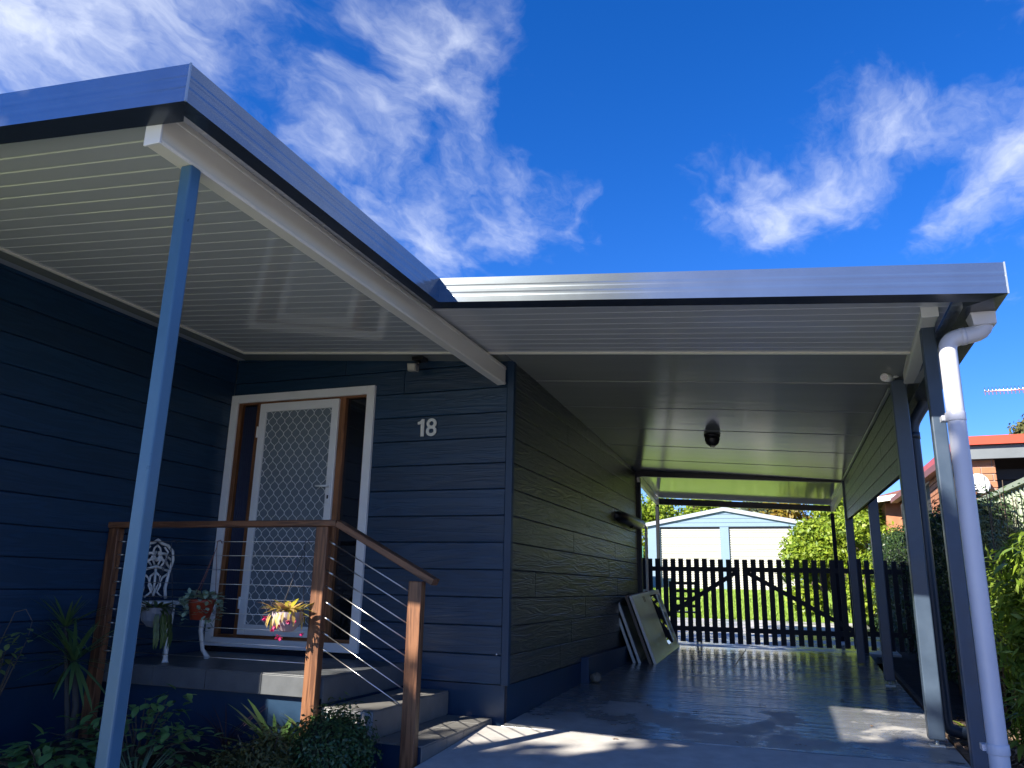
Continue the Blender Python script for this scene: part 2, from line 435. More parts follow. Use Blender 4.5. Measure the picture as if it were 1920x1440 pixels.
# driveway slabs with open joints
def slab(x0, x1, y0, y1, m, n=1):
    bm = NB()
    hexa(bm, [(x0, y0, gz(0, y0)-.12), (x1, y0, gz(0, y0)-.12), (x1, y1, gz(0, y1)-.12), (x0, y1, gz(0, y1)-.12),
              (x0, y0, gz(0, y0)), (x1, y0, gz(0, y0)), (x1, y1, gz(0, y1)), (x0, y1, gz(0, y1))])
    return obj('driveway', bm, m, kind='structure', bevel=.004)
slab(-.105, 3.05, -1.5, -.128, CONC)
slab(-.2, 3.05, -9.0, -1.512, CONC)
slab(0.002, 2.98, -.112, 2.02, CONCW)
slab(0.002, 2.97, 2.026, 4.086, CONCW)
slab(0.002, 1.30, 4.102, 6.30, CONCW)
slab(1.309, 2.90, 4.102, 6.30, CONCW)
slab(-1.6, 3.3, 6.312, 9.4, CONC)
slab(-1.6, 3.3, 9.41, 12.7, CONC)
slab(-14, 18, -14.0, -9.01, CONC)
# planting strips
sheet('garden_bed', lin(2.99, 9, 40), lin(-6, 9, 60), -.03, MULCH, rough=.018)
sheet('garden_bed', lin(-2.79, -.12, 26), lin(-4.1, -1.16, 28), -.07, SOIL, rough=.02, fn=lambda x, y: gz(x, y))

# ------------------------------------------------------------------ leaves
def leaf_mesh(name, prof, fold=.18, droop=.25):
    """one leaf along +X with a mid-rib fold; prof = (t, half width)"""
    bm = NB(); rows = []
    for t, w in prof:
        z = -droop*t*t
        rows.append((bm.verts.new((t, -w, z+fold*w)), bm.verts.new((t, 0, z)), bm.verts.new((t, w, z+fold*w))))
    for a, b in zip(rows, rows[1:]):
        for k in (0, 1):
            f = bm.faces.new((a[k], b[k], b[k+1], a[k+1])); f.smooth = True
    me = bpy.data.meshes.new(name); bm.to_mesh(me); bm.free()
    return me
def leaf_set(name, mtl, kind='oval'):
    prof = {'oval': [(0, .02), (.2, .22), (.5, .32), (.8, .2), (1, .01)],
            'lance': [(0, .015), (.15, .07), (.45, .095), (.8, .05), (1, .004)],
            'strap': [(0, .03), (.3, .035), (.6, .03), (.85, .018), (1, .002)]}[kind]
    me = leaf_mesh(name, prof, droop={'oval': .15, 'lance': .3, 'strap': .35}[kind])
    me.materials.append(mtl)
    return me
def cloud(name, blobs, n, ln, wd, m, parent=None, kind=None, up=.35, shell=.55, tilt=1.0):
    """n folded leaves through the volume of the blobs (x, y, z, rx, ry, rz, weight)"""
    B = np.array(blobs, float); w = B[:, 6]/B[:, 6].sum()
    idx = RNG.choice(len(B), n, p=w)
    d = RNG.normal(size=(n, 3)); d /= np.linalg.norm(d, axis=1, keepdims=True)
    rad = (shell+(1-shell)*RNG.random(n))[:, None]
    rad = np.where(RNG.random((n, 1)) < .25, rad*RNG.random((n, 1))**.5, rad)
    c = B[idx, :3]+d*B[idx, 3:6]*rad*(1+.12*RNG.normal(size=(n, 1)))
    nr = d+np.array([0, 0, up])+RNG.normal(size=(n, 3))*.55*tilt
    nr /= np.linalg.norm(nr, axis=1, keepdims=True)
    t = RNG.normal(size=(n, 3)); t -= nr*(t*nr).sum(1, keepdims=True); t /= np.linalg.norm(t, axis=1, keepdims=True)
    b = np.cross(nr, t)
    l = (ln*(.65+.7*RNG.random(n)))[:, None]; ww = (wd*(.65+.7*RNG.random(n)))[:, None]
    V = np.empty((n, 4, 3))
    V[:, 0] = c-t*l*.5; V[:, 1] = c+b*ww*.5+nr*ww*.12; V[:, 2] = c+t*l*.5-nr*l*.15; V[:, 3] = c-b*ww*.5+nr*ww*.12
    me = bpy.data.meshes.new(name)
    me.vertices.add(n*4); me.vertices.foreach_set('co', V.reshape(-1))
    me.loops.add(n*4); me.loops.foreach_set('vertex_index', np.arange(n*4, dtype=np.int32))
    me.polygons.add(n); me.polygons.foreach_set('loop_start', np.arange(0, n*4, 4, dtype=np.int32))
    me.polygons.foreach_set('loop_total', np.full(n, 4, dtype=np.int32))
    me.update(); me.validate()
    return link(name, me, m, parent, kind=kind)
def branches(name, base, top, r, tips, m, parent):
    bm = NB()
    base, top = Vector(base), Vector(top)
    mid = (base+top)/2+Vector((random.uniform(-.1, .1), random.uniform(-.1, .1), 0))*(top-base).length*.4
    tube(bm, [base, mid, top], [r, r*.8, r*.5], 8)
    for q in tips:
        s = base.lerp(top, random.uniform(.45, .95)); q = Vector(q)
        tube(bm, [s, (s+q)/2+Vector((0, 0, .1*(q-s).length)), q], [r*.38, r*.25, r*.08], 5)
    return obj(name, bm, m, parent)

# ------------------------------------------------------------------ HOUSE
house = thing('house', 'dark navy weatherboard house with white framed front door and porch', 'house', (-2, 1, 0))
ZR = [.255+.209*k for k in range(-1, 15)]
BOARD = {}
def board_mesh(l, h, m, th=.018, ch=.004):
    key = (round(l, 3), round(h, 3), m.name)
    if key in BOARD: return BOARD[key]
    bm = NB(); bx(bm, 0, l, 0, th, 0, h)
    es = [e for e in bm.edges if all(abs(v.co.y) < 1e-6 for v in e.verts)]
    bmesh.ops.bevel(bm, geom=es, offset=ch, segments=1, affect='EDGES')
    bmesh.ops.recalc_face_normals(bm, faces=bm.faces)
    me = bpy.data.meshes.new('board'); bm.to_mesh(me); bm.free(); me.materials.append(m)
    BOARD[key] = me
    return me
GAP = .005
fw = group_part('front_wall', house)
def fboard(x0, x1, z0, z1): inst('board', board_mesh(x1-x0-.002, z1-z0-GAP, NAVY), fw, (x0+.001, 0, z0))
for k in range(1, 15):
    z0, z1 = ZR[k], ZR[k]+.209
    jx = [-.62, -2.1, -1.0, -1.6, -.8][k % 5]
    if z0 < 2.5:
        fboard(-1.30, -.046, z0, z1)
    else:
        fboard(-2.80, jx, z0, z1); fboard(jx, -.046, z0, z1)
bm = NB()
bx(bm, -1.34, -.005, .022, .10, -.1, 3.2); bx(bm, -2.8, -1.34, .022, .10, 2.585, 3.2); bx(bm, -2.9, -2.76, .022, .1, -.1, 2.585); bx(bm, -2.76, -1.34, .03, .10, -.1, .40)
obj('wall_core', bm, WALLIN, fw)
bm = NB(); bx(bm, -1.30, -.020, .012, .04, -.2, .247); obj('plinth', bm, NAVYS, fw)
bm = NB(); bx(bm, -.044, .012, -.012, .004, .250, 3.05); bx(bm, .002, .012, .004, .046, .250, 3.05); obj('corner_trim', bm, NAVYS, fw, bevel=.003)
bm = NB(); bmesh.ops.create_uvsphere(bm, u_segments=8, v_segments=6, radius=.006, matrix=Matrix.Translation((-.085, -.002, .468))); obj('nail_head', bm, WHITE, fw)
lw = group_part('left_wall', house)
for k in range(1, 15):
    cut = [-1.55, -2.6, -.9, -2.1, -3.0][k % 5]
    for y0, y1 in ((-3.65, -.002),):
        me = board_mesh(y1-y0-.002, .209-GAP, NAVY)
        inst('board', me, lw, (-2.80, y0+.001, ZR[k]), (0, 0, math.pi/2))
bm = NB(); bx(bm, -2.95, -2.822, -3.64, .02, -.3, 3.2); obj('wall_core', bm, WALLIN, lw)
bm = NB(); bx(bm, -2.84, -2.806, -3.64, .01, -.5, .247); obj('plinth', bm, NAVYS, lw)
sw = group_part('side_wall', house)
SJ = {14: [], 13: [1.2], 12: [3.0], 11: [1.63], 10: [3.65], 9: [2.6], 8: [2.16, 3.71], 7: [], 6: [1.85, 3.71], 5: [3.38], 4: [.65, 3.83], 3: [2.3], 2: [1.76], 1: [1.39, 4.2]}
for k in range(1, 14):
    ys = [.048]+SJ.get(k, [])+[5.10]
    for y0, y1 in zip(ys, ys[1:]):
        me = board_mesh(y1-y0-.003, .209-GAP, SIDEB)
        inst('board', me, sw, (.0, y0+.0015, ZR[k]), (0, 0, math.pi/2))
bm = NB(); bx(bm, -.10, -.020, .02, 5.09, -.1, 3.05); obj('wall_core', bm, WALLIN, sw)
bm = NB(); bx(bm, -.05, -.004, .025, 2.12, -.2, .249); obj('plinth', bm, NAVYS, sw)
bm = NB(); bx(bm, -.05, .075, 2.125, 5.10, -.1, .30); obj('footing_ledge', bm, NAVYS, sw, bevel=.006)
bm = NB(); bx(bm, -.05, .012, 5.10, 5.115, .0, 2.62); obj('corner_trim', bm, DARKT, sw)
# body of the house behind the visible walls, and the left wing
bm = NB()
bx(bm, -9, -2.96, -3.65, -3.6, -.4, 3.15); bx(bm, -9, -8.9, -3.6, 5.1, -.4, 3.15); bx(bm, -9, -.05, 5.02, 5.1, -.4, 2.6)
obj('outer_wall', bm, NAVYS, house)
bm = NB(); bx(bm, -8.9, -.13, .11, 5.0, .36, .40); obj('room_floor', bm, CURT, house)
bm = NB()
hexa(bm, [(-9.3, -3.735, 3.32), (-2.46, -3.735, 2.98), (-2.46, 5.3, 2.98), (-9.3, 5.3, 3.32), (-9.3, -3.735, 3.42), (-2.46, -3.735, 3.07), (-2.46, 5.3, 3.07), (-9.3, 5.3, 3.42)])
hexa(bm, [(-2.45, -.30, 2.99), (-.03, -.30, 2.82), (-.03, 5.3, 2.82), (-2.45, 5.3, 2.99), (-2.45, -.30, 3.06), (-.03, -.30, 2.90), (-.03, 5.3, 2.90), (-2.45, 5.3, 3.06)])
obj('roof', bm, SHEDR, house)
# eave soffit between wall and patio ceiling
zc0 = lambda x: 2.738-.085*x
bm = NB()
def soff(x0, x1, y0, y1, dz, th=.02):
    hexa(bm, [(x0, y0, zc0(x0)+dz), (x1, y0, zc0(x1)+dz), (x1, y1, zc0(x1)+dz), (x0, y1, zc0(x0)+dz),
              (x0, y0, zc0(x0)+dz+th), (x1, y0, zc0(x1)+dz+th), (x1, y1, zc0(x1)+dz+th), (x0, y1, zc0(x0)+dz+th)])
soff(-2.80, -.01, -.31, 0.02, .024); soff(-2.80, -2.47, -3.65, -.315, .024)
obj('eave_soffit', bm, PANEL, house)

# ------------------------------------------------------------------ FRONT DOOR (parts of the house)
df = group_part('door_surround', house)
xL, xR, zB, zT = -2.797, -1.272, .418, 2.642
aw = .076
def box_obj(name, par, m, *b, bev=.003):
    bm = NB(); bx(bm, *b); return obj(name, bm, m, par, bevel=bev)
box_obj('architrave', df, WHITE, xL, xL+aw, -.032, .0, zB, zT)
box_obj('architrave', df, WHITE, xR-aw, xR, -.032, .0, zB, zT)
box_obj('architrave', df, WHITE, xL+aw, xR-aw, -.032, .0, zT-aw, zT)
box_obj('architrave', df, WHITE, xL+aw, xR-aw, -.032, .0, zB, zB+.072)
x0, x1, z0, z1 = xL+aw, xR-aw, zB+.072, zT-aw
def vframe(a, b, y0=-.012, y1=.09): 
    bm = NB(); bx(bm, 0, z1-z0, -(b-a)/2, (b-a)/2, 0, y1-y0)
    o = obj('jamb', bm, DOORT, None, bevel=.002); o.parent = df
    o.matrix_local = Matrix.Translation(Vector(((a+b)/2, y1, z0))-wloc(df)) @ Matrix(((0, -1, 0), (0, 0, -1), (1, 0, 0))).to_4x4()
    return o
vframe(x0, x0+.042); vframe(-2.512, -2.462); vframe(-1.622, -1.566); vframe(x1-.014, x1)
box_obj('head_jamb', df, DOORT, x0+.043, x1-.015, -.010, .09, z1-.018, z1, bev=.001)
box_obj('door_sill', df, DOORT, x0+.043, x1-.015, -.010, .09, z0, z0+.026, bev=.001)
sl = group_part('sidelight', house)
box_obj('pane', sl, GLASS, x0+.043, -2.513, .03, .036, z0+.027, z1-.019, bev=0)
bm = NB(); n = 40
pts = [(x0+.05+(.165)*i/n, .016+.008*math.sin(i*1.15)) for i in range(n+1)]
va = [bm.verts.new((x, y, z0+.03)) for x, y in pts]; vb = [bm.verts.new((x, y, z1-.03)) for x, y in pts]
for i in range(n): bm.faces.new((va[i], va[i+1], vb[i+1], vb[i])).smooth = True
o = obj('curtain', bm, CURT, sl)
so = o.modifiers.new('thick', 'SOLIDIFY'); so.thickness = .003
sr = group_part('sidelight', house)
box_obj('pane', sr, GLASS, -1.565, x1-.015, .03, .036, z0+.027, z1-.019, bev=0)
# security screen door
sd = group_part('screen_door', house)
a, b, c, d = -2.460, -1.624, z0+.03, z1-.022
fwid = .068
box_obj('door_stile', sd, WHITE, a, a+fwid, -.034, -.006, c, d, bev=.004)
box_obj('door_stile', sd, WHITE, b-fwid, b, -.034, -.006, c, d, bev=.004)
box_obj('door_rail', sd, WHITE, a+fwid+.0005, b-fwid-.0005, -.033, -.007, d-.078, d, bev=.003)
box_obj('door_rail', sd, WHITE, a+fwid+.0005, b-fwid-.0005, -.033, -.007, c, c+.085, bev=.003)
bm = NB()      # wavy diamond grille
gx0, gx1, gz0, gz1 = a+fwid-.004, b-fwid+.004, c+.082, d-.075
PX, PZ = .0875, .118
nx = int((gx1-gx0)/PX)+2
for i in range(-1, nx+1):
    for s in (1, -1):
        xc = gx0+PX*i+.012
        pl = []
        z = gz0; st = PZ/10
        while z <= gz1+1e-6:
            ph = (z-gz0)/PZ
            tri = math.cos(2*math.pi*ph)
            tri = math.copysign(abs(tri)**.8, tri)
            x = xc+s*PX*.25*tri+(PX*.5 if s < 0 else 0)*1.0
            if gx0 <= x <= gx1: pl.append((x, -.020+.004*s*0, z))
            elif len(pl) > 1: tube(bm, pl, .0033, 4, False); pl = []
            else: pl = []
            z += st
        if len(pl) > 1: tube(bm, pl, .0033, 4, False)
obj('diamond_grille', bm, mat('grille_paint', (.66, .69, .70), .4), sd)
bm = NB(); bx(bm, gx0, gx1, -.013, -.0115, gz0, gz1)
scr = mat('fly_screen', (.15, .19, .22), .7)
obj('fly_screen', bm, scr, sd)
bm = NB(); bx(bm, -1.672, -1.636, -.046, -.0335, 1.62, 1.80); obj('lock_plate', bm, WHITE, sd, bevel=.003)
bm = NB(); tube(bm, [(-1.654, -.046, 1.765), (-1.654, -.082, 1.765)], .009, 8); tube(bm, [(-1.640, -.080, 1.765), (-1.70, -.082, 1.766), (-1.765, -.078, 1.768)], [.009, .009, .007], 8); obj('handle', bm, WHITE, sd)
bm = NB(); bx(bm, -1.662, -1.648, -.050, -.046, 1.66, 1.69); obj('key_hole', bm, BLACK, sd)
for z in (.78, 2.28):
    bm = NB(); tube(bm, [(a-.004, -.038, z-.05), (a-.004, -.038, z+.05)], .009, 8); obj('hinge', bm, WHITE, sd)
ed = group_part('entry_door', house)
box_obj('door_leaf', ed, DOORP, a+.004, b-.004, .04, .08, z0+.03, z1-.02)
bm = NB(); tube(bm, [(-1.71, .04, 1.50), (-1.71, -.002, 1.50)], .02, 10); obj('knob', bm, BLACK, ed)
# house number
hn = thing('house_number', 'pale metal house number 18 on navy boards beside the door', 'house number', (-.735, -.02, 2.166))
def digit(ch, x):
    cu = bpy.data.curves.new('digit', 'FONT'); cu.body = ch; cu.size = .208; cu.extrude = .006; cu.offset = .0025
    tmp = bpy.data.objects.new('tmp', cu); COL.objects.link(tmp)
    dg = bpy.context.evaluated_depsgraph_get()
    me = bpy.data.meshes.new_from_object(tmp.evaluated_get(dg)); bpy.data.objects.remove(tmp)
    me.materials.clear(); me.materials.append(mat('number_metal', (.66, .66, .63), .35, metal=.3))
    xs = [v.co.x for v in me.vertices]; zs = [v.co.y for v in me.vertices]
    o = inst('digit', me, hn, (x-min(xs), -.014, 2.166-min(zs)), (math.pi/2, 0, 0))
    return max(xs)-min(xs)
w8 = digit('8', -.762)
bm = NB()
pl = [(.0, .103), (.0, .124), (.022, .130), (.036, .147), (.060, .147), (.060, .0), (.030, .0), (.030, .108), (.022, .104)]
fr = [bm.verts.new((-.842+x, -.0195, 2.167+z)) for x, z in pl]; bk = [bm.verts.new((-.842+x, -.006, 2.167+z)) for x, z in pl]
bm.faces.new(fr); bm.faces.new(bk[::-1])
for i in range(len(pl)): bm.faces.new((fr[i], fr[(i+1) % len(pl)], bk[(i+1) % len(pl)], bk[i]))
obj('digit', bm, MATS['number_metal'], hn)

# ------------------------------------------------------------------ CARPORT AND PATIO ROOF
cp = thing('carport', 'grey blue metal carport and patio roof with white ribbed ceiling', 'carport', (1.5, 0, 0))
cs_ = group_part('patio_ceiling', cp)
P = .11
def strip_mesh(xa, xb):
    bm = NB()
    prof = [(.0, .010), (.009, 0), (.1075, 0), (.1095, .010), (.1095, .05), (.0, .05)]
    R = [[bm.verts.new((x, y, z-.085*x)) for y, z in prof] for x in (xa, xb)]
    n = len(prof)
    for k in range(n): bm.faces.new((R[0][k], R[0][(k+1) % n], R[1][(k+1) % n], R[1][k]))
    bm.faces.new(R[0][::-1]); bm.faces.new(R[1])
    bmesh.ops.recalc_face_normals(bm, faces=bm.faces)
    me = bpy.data.meshes.new('ceiling_plank'); bm.to_mesh(me); bm.free(); me.materials.append(SHEET)
    return me
sm_short, sm_long = strip_mesh(-2.445, .046), strip_mesh(-2.445, 2.965)
for k in range(-1, 30):
    y = -3.655+P*k
    inst('ceiling_plank', sm_long if y > -1.68 else sm_short, cs_, (0, y, 2.738))
# edge channels where the new ceiling meets the old eave
bm = NB(); hexa(bm, [(-2.465, -3.65, zc0(-2.465)-.012), (-2.44, -3.65, zc0(-2.44)-.012), (-2.44, -.33, zc0(-2.44)-.012), (-2.465, -.33, zc0(-2.465)-.012),
                     (-2.465, -3.65, 2.99), (-2.44, -3.65, 2.99), (-2.44, -.33, 2.99), (-2.465, -.33, 2.99)])
obj('edge_channel', bm, CREAM, cs_)
bm = NB(); hexa(bm, [(-2.465, -.352, zc0(-2.465)-.012), (2.99, -.352, zc0(2.99)-.012), (2.99, -.328, zc0(2.99)-.012), (-2.465, -.328, zc0(-2.465)-.012),
                     (-2.465, -.352, zc0(-2.465)+.04), (2.99, -.352, zc0(2.99)+.04), (2.99, -.328, zc0(2.99)+.04), (-2.465, -.328, zc0(-2.465)+.04)])
obj('edge_channel', bm, CREAM, cs_)
# top cover of the roof
rz = lambda x: 2.7886-.085*x
bm = NB()
def cover(x0, x1, y0, y1, za, zb, th=.05):
    hexa(bm, [(x0, y0, za(x0)), (x1, y0, za(x1)), (x1, y1, za(x1)), (x0, y1, za(x0)), (x0, y0, za(x0)+th), (x1, y0, za(x1)+th), (x1, y1, za(x1)+th), (x0, y1, za(x0)+th)])
cover(-2.44, .045, -3.74, -.30, rz, rz, .004); cover(.048, 2.96, -1.595, -.30, rz, rz, .004)
obj('roof_sheet', bm, SHEDR, cp)
# fascia gutters
PROF = [(-.075, 0), (0, 0), (0, .036), (-.0005, .045), (-.0005, .056), (.0, .065), (0, .086), (-.0005, .094), (-.0005, .104), (0, .112), (0, .158), (-.075, .158)]
def wide(w): return [(-w if u == -.075 else u, z) for u, z in PROF]
zb = lambda x: 2.655-.095*(x-.124)
YP, YC, XS, XR = -3.8435, -1.693, .124, 3.135
def fascia(prof, p0, p1, out, m0, m1):
    bm = NB(); prism(bm, prof, p0, p1, out, m0, m1); o = obj('fascia_gutter', bm, FASC, cp)
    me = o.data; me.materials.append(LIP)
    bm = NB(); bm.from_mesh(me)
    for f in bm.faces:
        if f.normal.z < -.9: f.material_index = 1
    bm.to_mesh(me); bm.free()
    return o
fascia(wide(.104), (-7, YP, zb(-7)), (XS, YP, zb(XS)), (0, -1, 0), 0, 1)
fascia(PROF, (XS, YP, zb(XS)), (XS, YC, zb(XS)), (1, 0, 0), -1, -1)
fascia(wide(.095), (XS, YC, zb(XS)), (XR, YC, zb(XR)), (0, -1, 0), 1, 1)
fascia(wide(.165), (XR, YC, zb(XR)), (XR, 5.1, zb(XR)), (1, 0, 0), -1, 0)
for x, y in ((XS, YP), (XR, YC)):
    bm = NB(); bx(bm, x-.004, x+.003, y-.003, y+.004, zb(x)-.002, zb(x)+.160); obj('corner_glint', bm, ALUM, cp)  # thin bright strip added for the light line that the corner edge catches
# beams
def beam(name, pts, m, h, w):
    (xa, ya, za), (xb, yb, zb_) = pts
    pb = group_part(name, cp)
    bm = NB(); hexa(bm, [(xa-w/2, ya, za), (xa+w/2, ya, za), (xb+w/2, yb, zb_), (xb-w/2, yb, zb_), (xa-w/2, ya, za+h), (xa+w/2, ya, za+h), (xb+w/2, yb, zb_+h), (xb-w/2, yb, zb_+h)])
    obj('beam_body', bm, m, pb, bevel=.004)
    for dz in (.006, h-.030):
        bm = NB(); hexa(bm, [(xa-w/2-.004, ya+.004, za+dz), (xa+w/2+.004, ya+.004, za+dz), (xb+w/2+.004, yb, zb_+dz), (xb-w/2-.004, yb, zb_+dz),
                             (xa-w/2-.004, ya+.004, za+dz+.014), (xa+w/2+.004, ya+.004, za+dz+.014), (xb+w/2+.004, yb, zb_+dz+.014), (xb-w/2-.004, yb, zb_+dz+.014)])
        obj('beam_bead', bm, m, pb, bevel=.003)
    bm = NB(); bx(bm, xa-w/2-.005, xa+w/2+.005, ya-.006, ya+.004, za-.003, za+h); obj('end_cap', bm, WHITE, pb, bevel=.002)
    return pb
beam('patio_beam', [(-.127, -3.733, 2.591), (-.092, -.02, 2.562)], CREAM, .156, .070)
beam('carport_beam', [(2.872, -1.215, 2.440), (2.948, .33, 2.448)], CREAM, .10, .076)
# posts
def post(x0, x1, y0, y1, z0, z1, m, foot=None):
    pp = group_part('post', cp)
    bm = NB(); bx(bm, x0, x1, y0, y1, z0, z1); obj('shaft', bm, m, pp, bevel=.008)
    if foot is not None:
        xc, yc = (x0+x1)/2, (y0+y1)/2
        bm = NB(); tube(bm, [(xc, yc, foot), (xc, yc, z0+.004)], .014, 8); bx(bm, xc-.045, xc+.045, yc-.04, yc+.04, foot-.002, foot+.008); obj('stirrup', bm, ALUM, pp)
    return pp
post(-.137, -.080, -3.573, -3.515, -.4, 2.588, POSTB)
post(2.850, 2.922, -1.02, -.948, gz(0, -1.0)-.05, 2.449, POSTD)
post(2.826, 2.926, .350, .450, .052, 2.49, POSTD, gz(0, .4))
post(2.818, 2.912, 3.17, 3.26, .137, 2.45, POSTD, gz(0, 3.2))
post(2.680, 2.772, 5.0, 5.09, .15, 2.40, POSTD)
post(-.02, .045, 5.18, 5.25, .13, 2.50, DARKT)
BLKP = mat('rear_post_paint', (.012, .015, .02), .7, spec=.2)
post(-.255, -.195, 8.14, 8.20, .22, 2.42, BLKP)
post(2.625, 2.685, 8.14, 8.20, .22, 2.24, BLKP)
# old carport ceiling in panels
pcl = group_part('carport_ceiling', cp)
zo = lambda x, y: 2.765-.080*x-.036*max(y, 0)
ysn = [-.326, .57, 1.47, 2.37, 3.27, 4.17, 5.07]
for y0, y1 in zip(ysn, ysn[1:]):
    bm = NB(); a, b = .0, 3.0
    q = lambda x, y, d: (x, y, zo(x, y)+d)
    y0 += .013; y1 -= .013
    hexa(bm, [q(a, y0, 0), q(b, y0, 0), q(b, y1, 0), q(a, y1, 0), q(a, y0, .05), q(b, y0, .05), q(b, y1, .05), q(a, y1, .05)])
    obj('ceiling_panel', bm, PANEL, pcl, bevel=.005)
bm = NB(); q = lambda x, y, d: (x, y, zo(x, y)+d)
hexa(bm, [q(-.02, -.32, .051), q(3.02, -.32, .051), q(3.02, 5.1, .051), q(-.02, 5.1, .051), q(-.02, -.32, .12), q(3.02, -.32, .12), q(3.02, 5.1, .12), q(-.02, 5.1, .12)])
obj('roof_deck', bm, DARKT, pcl)
bm = NB(); hexa(bm, [(-.0, 5.07, 2.505), (2.76, 5.07, 2.345), (2.76, 5.14, 2.345), (-.0, 5.14, 2.505), (-.0, 5.07, 2.62), (2.76, 5.07, 2.46), (2.76, 5.14, 2.46), (-.0, 5.14, 2.62)])
obj('rear_beam', bm, DARKT, cp)
# rear awning roof
rr_ = group_part('rear_awning', cp)
for k in range(28):
    y = 5.142+.11*k
    bm = NB(); zr = lambda x: 2.545-.062*x
    prof = [(0, .006), (.006, 0), (.104, 0), (.1095, .006), (.1095, .03), (0, .03)]
    R = [[bm.verts.new((x, y+a_, zr(x)+b_)) for a_, b_ in prof] for x in (-.24, 2.72)]
    for i in range(6): bm.faces.new((R[0][i], R[0][(i+1) % 6], R[1][(i+1) % 6], R[1][i]))
    bm.faces.new(R[0][::-1]); bm.faces.new(R[1])
    obj('ceiling_plank', bm, REARS, rr_)
bm = NB(); hexa(bm, [(-.25, 5.14, zr(-.25)+.032), (2.73, 5.14, zr(2.73)+.032), (2.73, 8.25, zr(2.73)+.032), (-.25, 8.25, zr(-.25)+.032), (-.25, 5.14, zr(-.25)+.07), (2.73, 5.14, zr(2.73)+.07), (2.73, 8.25, zr(2.73)+.07), (-.25, 8.25, zr(-.25)+.07)])
obj('roof_deck', bm, SHEDR, rr_)
bm = NB(); hexa(bm, [(-.27, 8.205, 2.44), (2.72, 8.205, 2.275), (2.72, 8.27, 2.275), (-.27, 8.27, 2.44), (-.27, 8.205, 2.55), (2.72, 8.205, 2.365), (2.72, 8.27, 2.365), (-.27, 8.27, 2.55)])
obj('front_beam', bm, DARKT, rr_)
bm = NB(); bar(bm, (.02, 5.15, 2.49), (-.22, 8.2, 2.475), .05, .11); obj('side_beam', bm, CREAM, rr_)
bm = NB(); bar(bm, (2.72, 5.15, 2.33), (2.665, 8.2, 2.325), .05, .11); obj('side_beam', bm, CREAM, rr_)
# timber-look screen boards under the right-hand eave
scn = group_part('side_screen', cp)
A0, A1 = Vector((2.855, .60, 0)), Vector((2.700, 5.09, 0))
zl0, zl1, zh0, zh1 = 1.834, 1.874, 2.470, 2.362
dn = (A1-A0); dn.z = 0; Ls = dn.length; dn.normalize(); on = Vector((dn.y, -dn.x, 0))
NBD = 5
for i in range(NBD):
    f0, f1 = i/NBD, (i+1)/NBD-.012
    cuts = [0, [.35, .62, .2, .5, .75][i], 1]
    for c0, c1 in zip(cuts, cuts[1:]):
        def sp(u, f): 
            p_ = A0+dn*(Ls*u); return Vector((p_.x, p_.y, (zl0+(zl1-zl0)*u)*(1-f)+(zh0+(zh1-zh0)*u)*f))
        u0, u1 = c0+.0006, c1-.0006
        qs = [sp(u0, f0), sp(u1, f0), sp(u1, f1), sp(u0, f1)]
        bm = NB(); hexa(bm, qs+[p_+on*.022 for p_ in qs]); obj('screen_board', bm, SIDEB, scn, bevel=.003)
bm = NB(); qs = [sp(0, 0), sp(1, 0), sp(1, 1), sp(0, 1)]; hexa(bm, [p_+on*.026 for p_ in qs]+[p_+on*.04 for p_ in qs]); obj('screen_back', bm, WALLIN, scn)
bm = NB(); bar(bm, sp(0, 1.02)-on*.012, sp(1, 1.02)-on*.012, .02, .02); obj('edge_strip', bm, ALUM, scn)

# ------------------------------------------------------------------ downpipes and fittings
def fillet(pts, r=.07, n=5):
    out_ = [Vector(pts[0])]
    for a_, b_, c_ in zip(pts, pts[1:], pts[2:]):
        a_, b_, c_ = Vector(a_), Vector(b_), Vector(c_)
        d0, d1 = (a_-b_).normalized(), (c_-b_).normalized()
        s, e_ = b_+d0*r, b_+d1*r
        for i in range(n+1):
            t_ = i/n; out_.append(s*(1-t_)**2+b_*2*t_*(1-t_)+e_*t_*t_)
    out_.append(Vector(pts[-1]))
    return out_
dp = thing('downpipe', 'white plastic downpipe with swan neck beside the front carport post', 'downpipe', (2.902, -1.38, -.1), 'downpipes')
bm = NB(); tube(bm, fillet([(3.085, -1.38, 2.35), (3.085, -1.38, 2.278), (2.906, -1.38, 2.253), (2.902, -1.38, -.02), (2.902, -1.38, -.16)], .060), .043, 20); obj('pipe', bm, PVC, dp)
bm = NB(); hexa(bm, [(3.030, -1.43, 2.306), (3.132, -1.43, 2.306), (3.132, -1.33, 2.306), (3.030, -1.33, 2.306), (3.015, -1.445, 2.378), (3.130, -1.445, 2.368), (3.130, -1.315, 2.368), (3.015, -1.315, 2.378)]); obj('outlet', bm, PVC, dp, bevel=.004)
for z in (1.843, .295):
    bm = NB(); tube(bm, [(2.903, -1.38, z-.022), (2.903, -1.38, z+.022)], .0475, 20); bx(bm, 2.842, 2.872, -1.37, -1.31, z-.014, z+.014); obj('bracket', bm, PVC, dp, bevel=.002)
bm = NB(); tube(bm, [(2.970, -1.38, 2.262), (2.994, -1.38, 2.265)], .0455, 20); obj('collar', bm, PVC, dp)
d2 = thing('downpipe', 'dark downpipe with offset bend just behind the white one', 'downpipe', (2.97, .62, 0), 'downpipes')
bm = NB(); tube(bm, fillet([(3.075, .62, 2.46), (3.07, .62, 2.36), (2.972, .62, 2.20), (2.972, .62, .09), (3.18, .62, .05)], .05), .042, 16); obj('pipe', bm, PIPED, d2)
bm = NB(); tube(bm, [(2.972, .62, 2.09), (2.972, .62, 2.14)], .046, 16); obj('collar', bm, PIPED, d2)
d3 = thing('downpipe', 'slim cream rear downpipe behind the gate at the wall end', 'downpipe', (.06, 5.5, .15), 'downpipes')
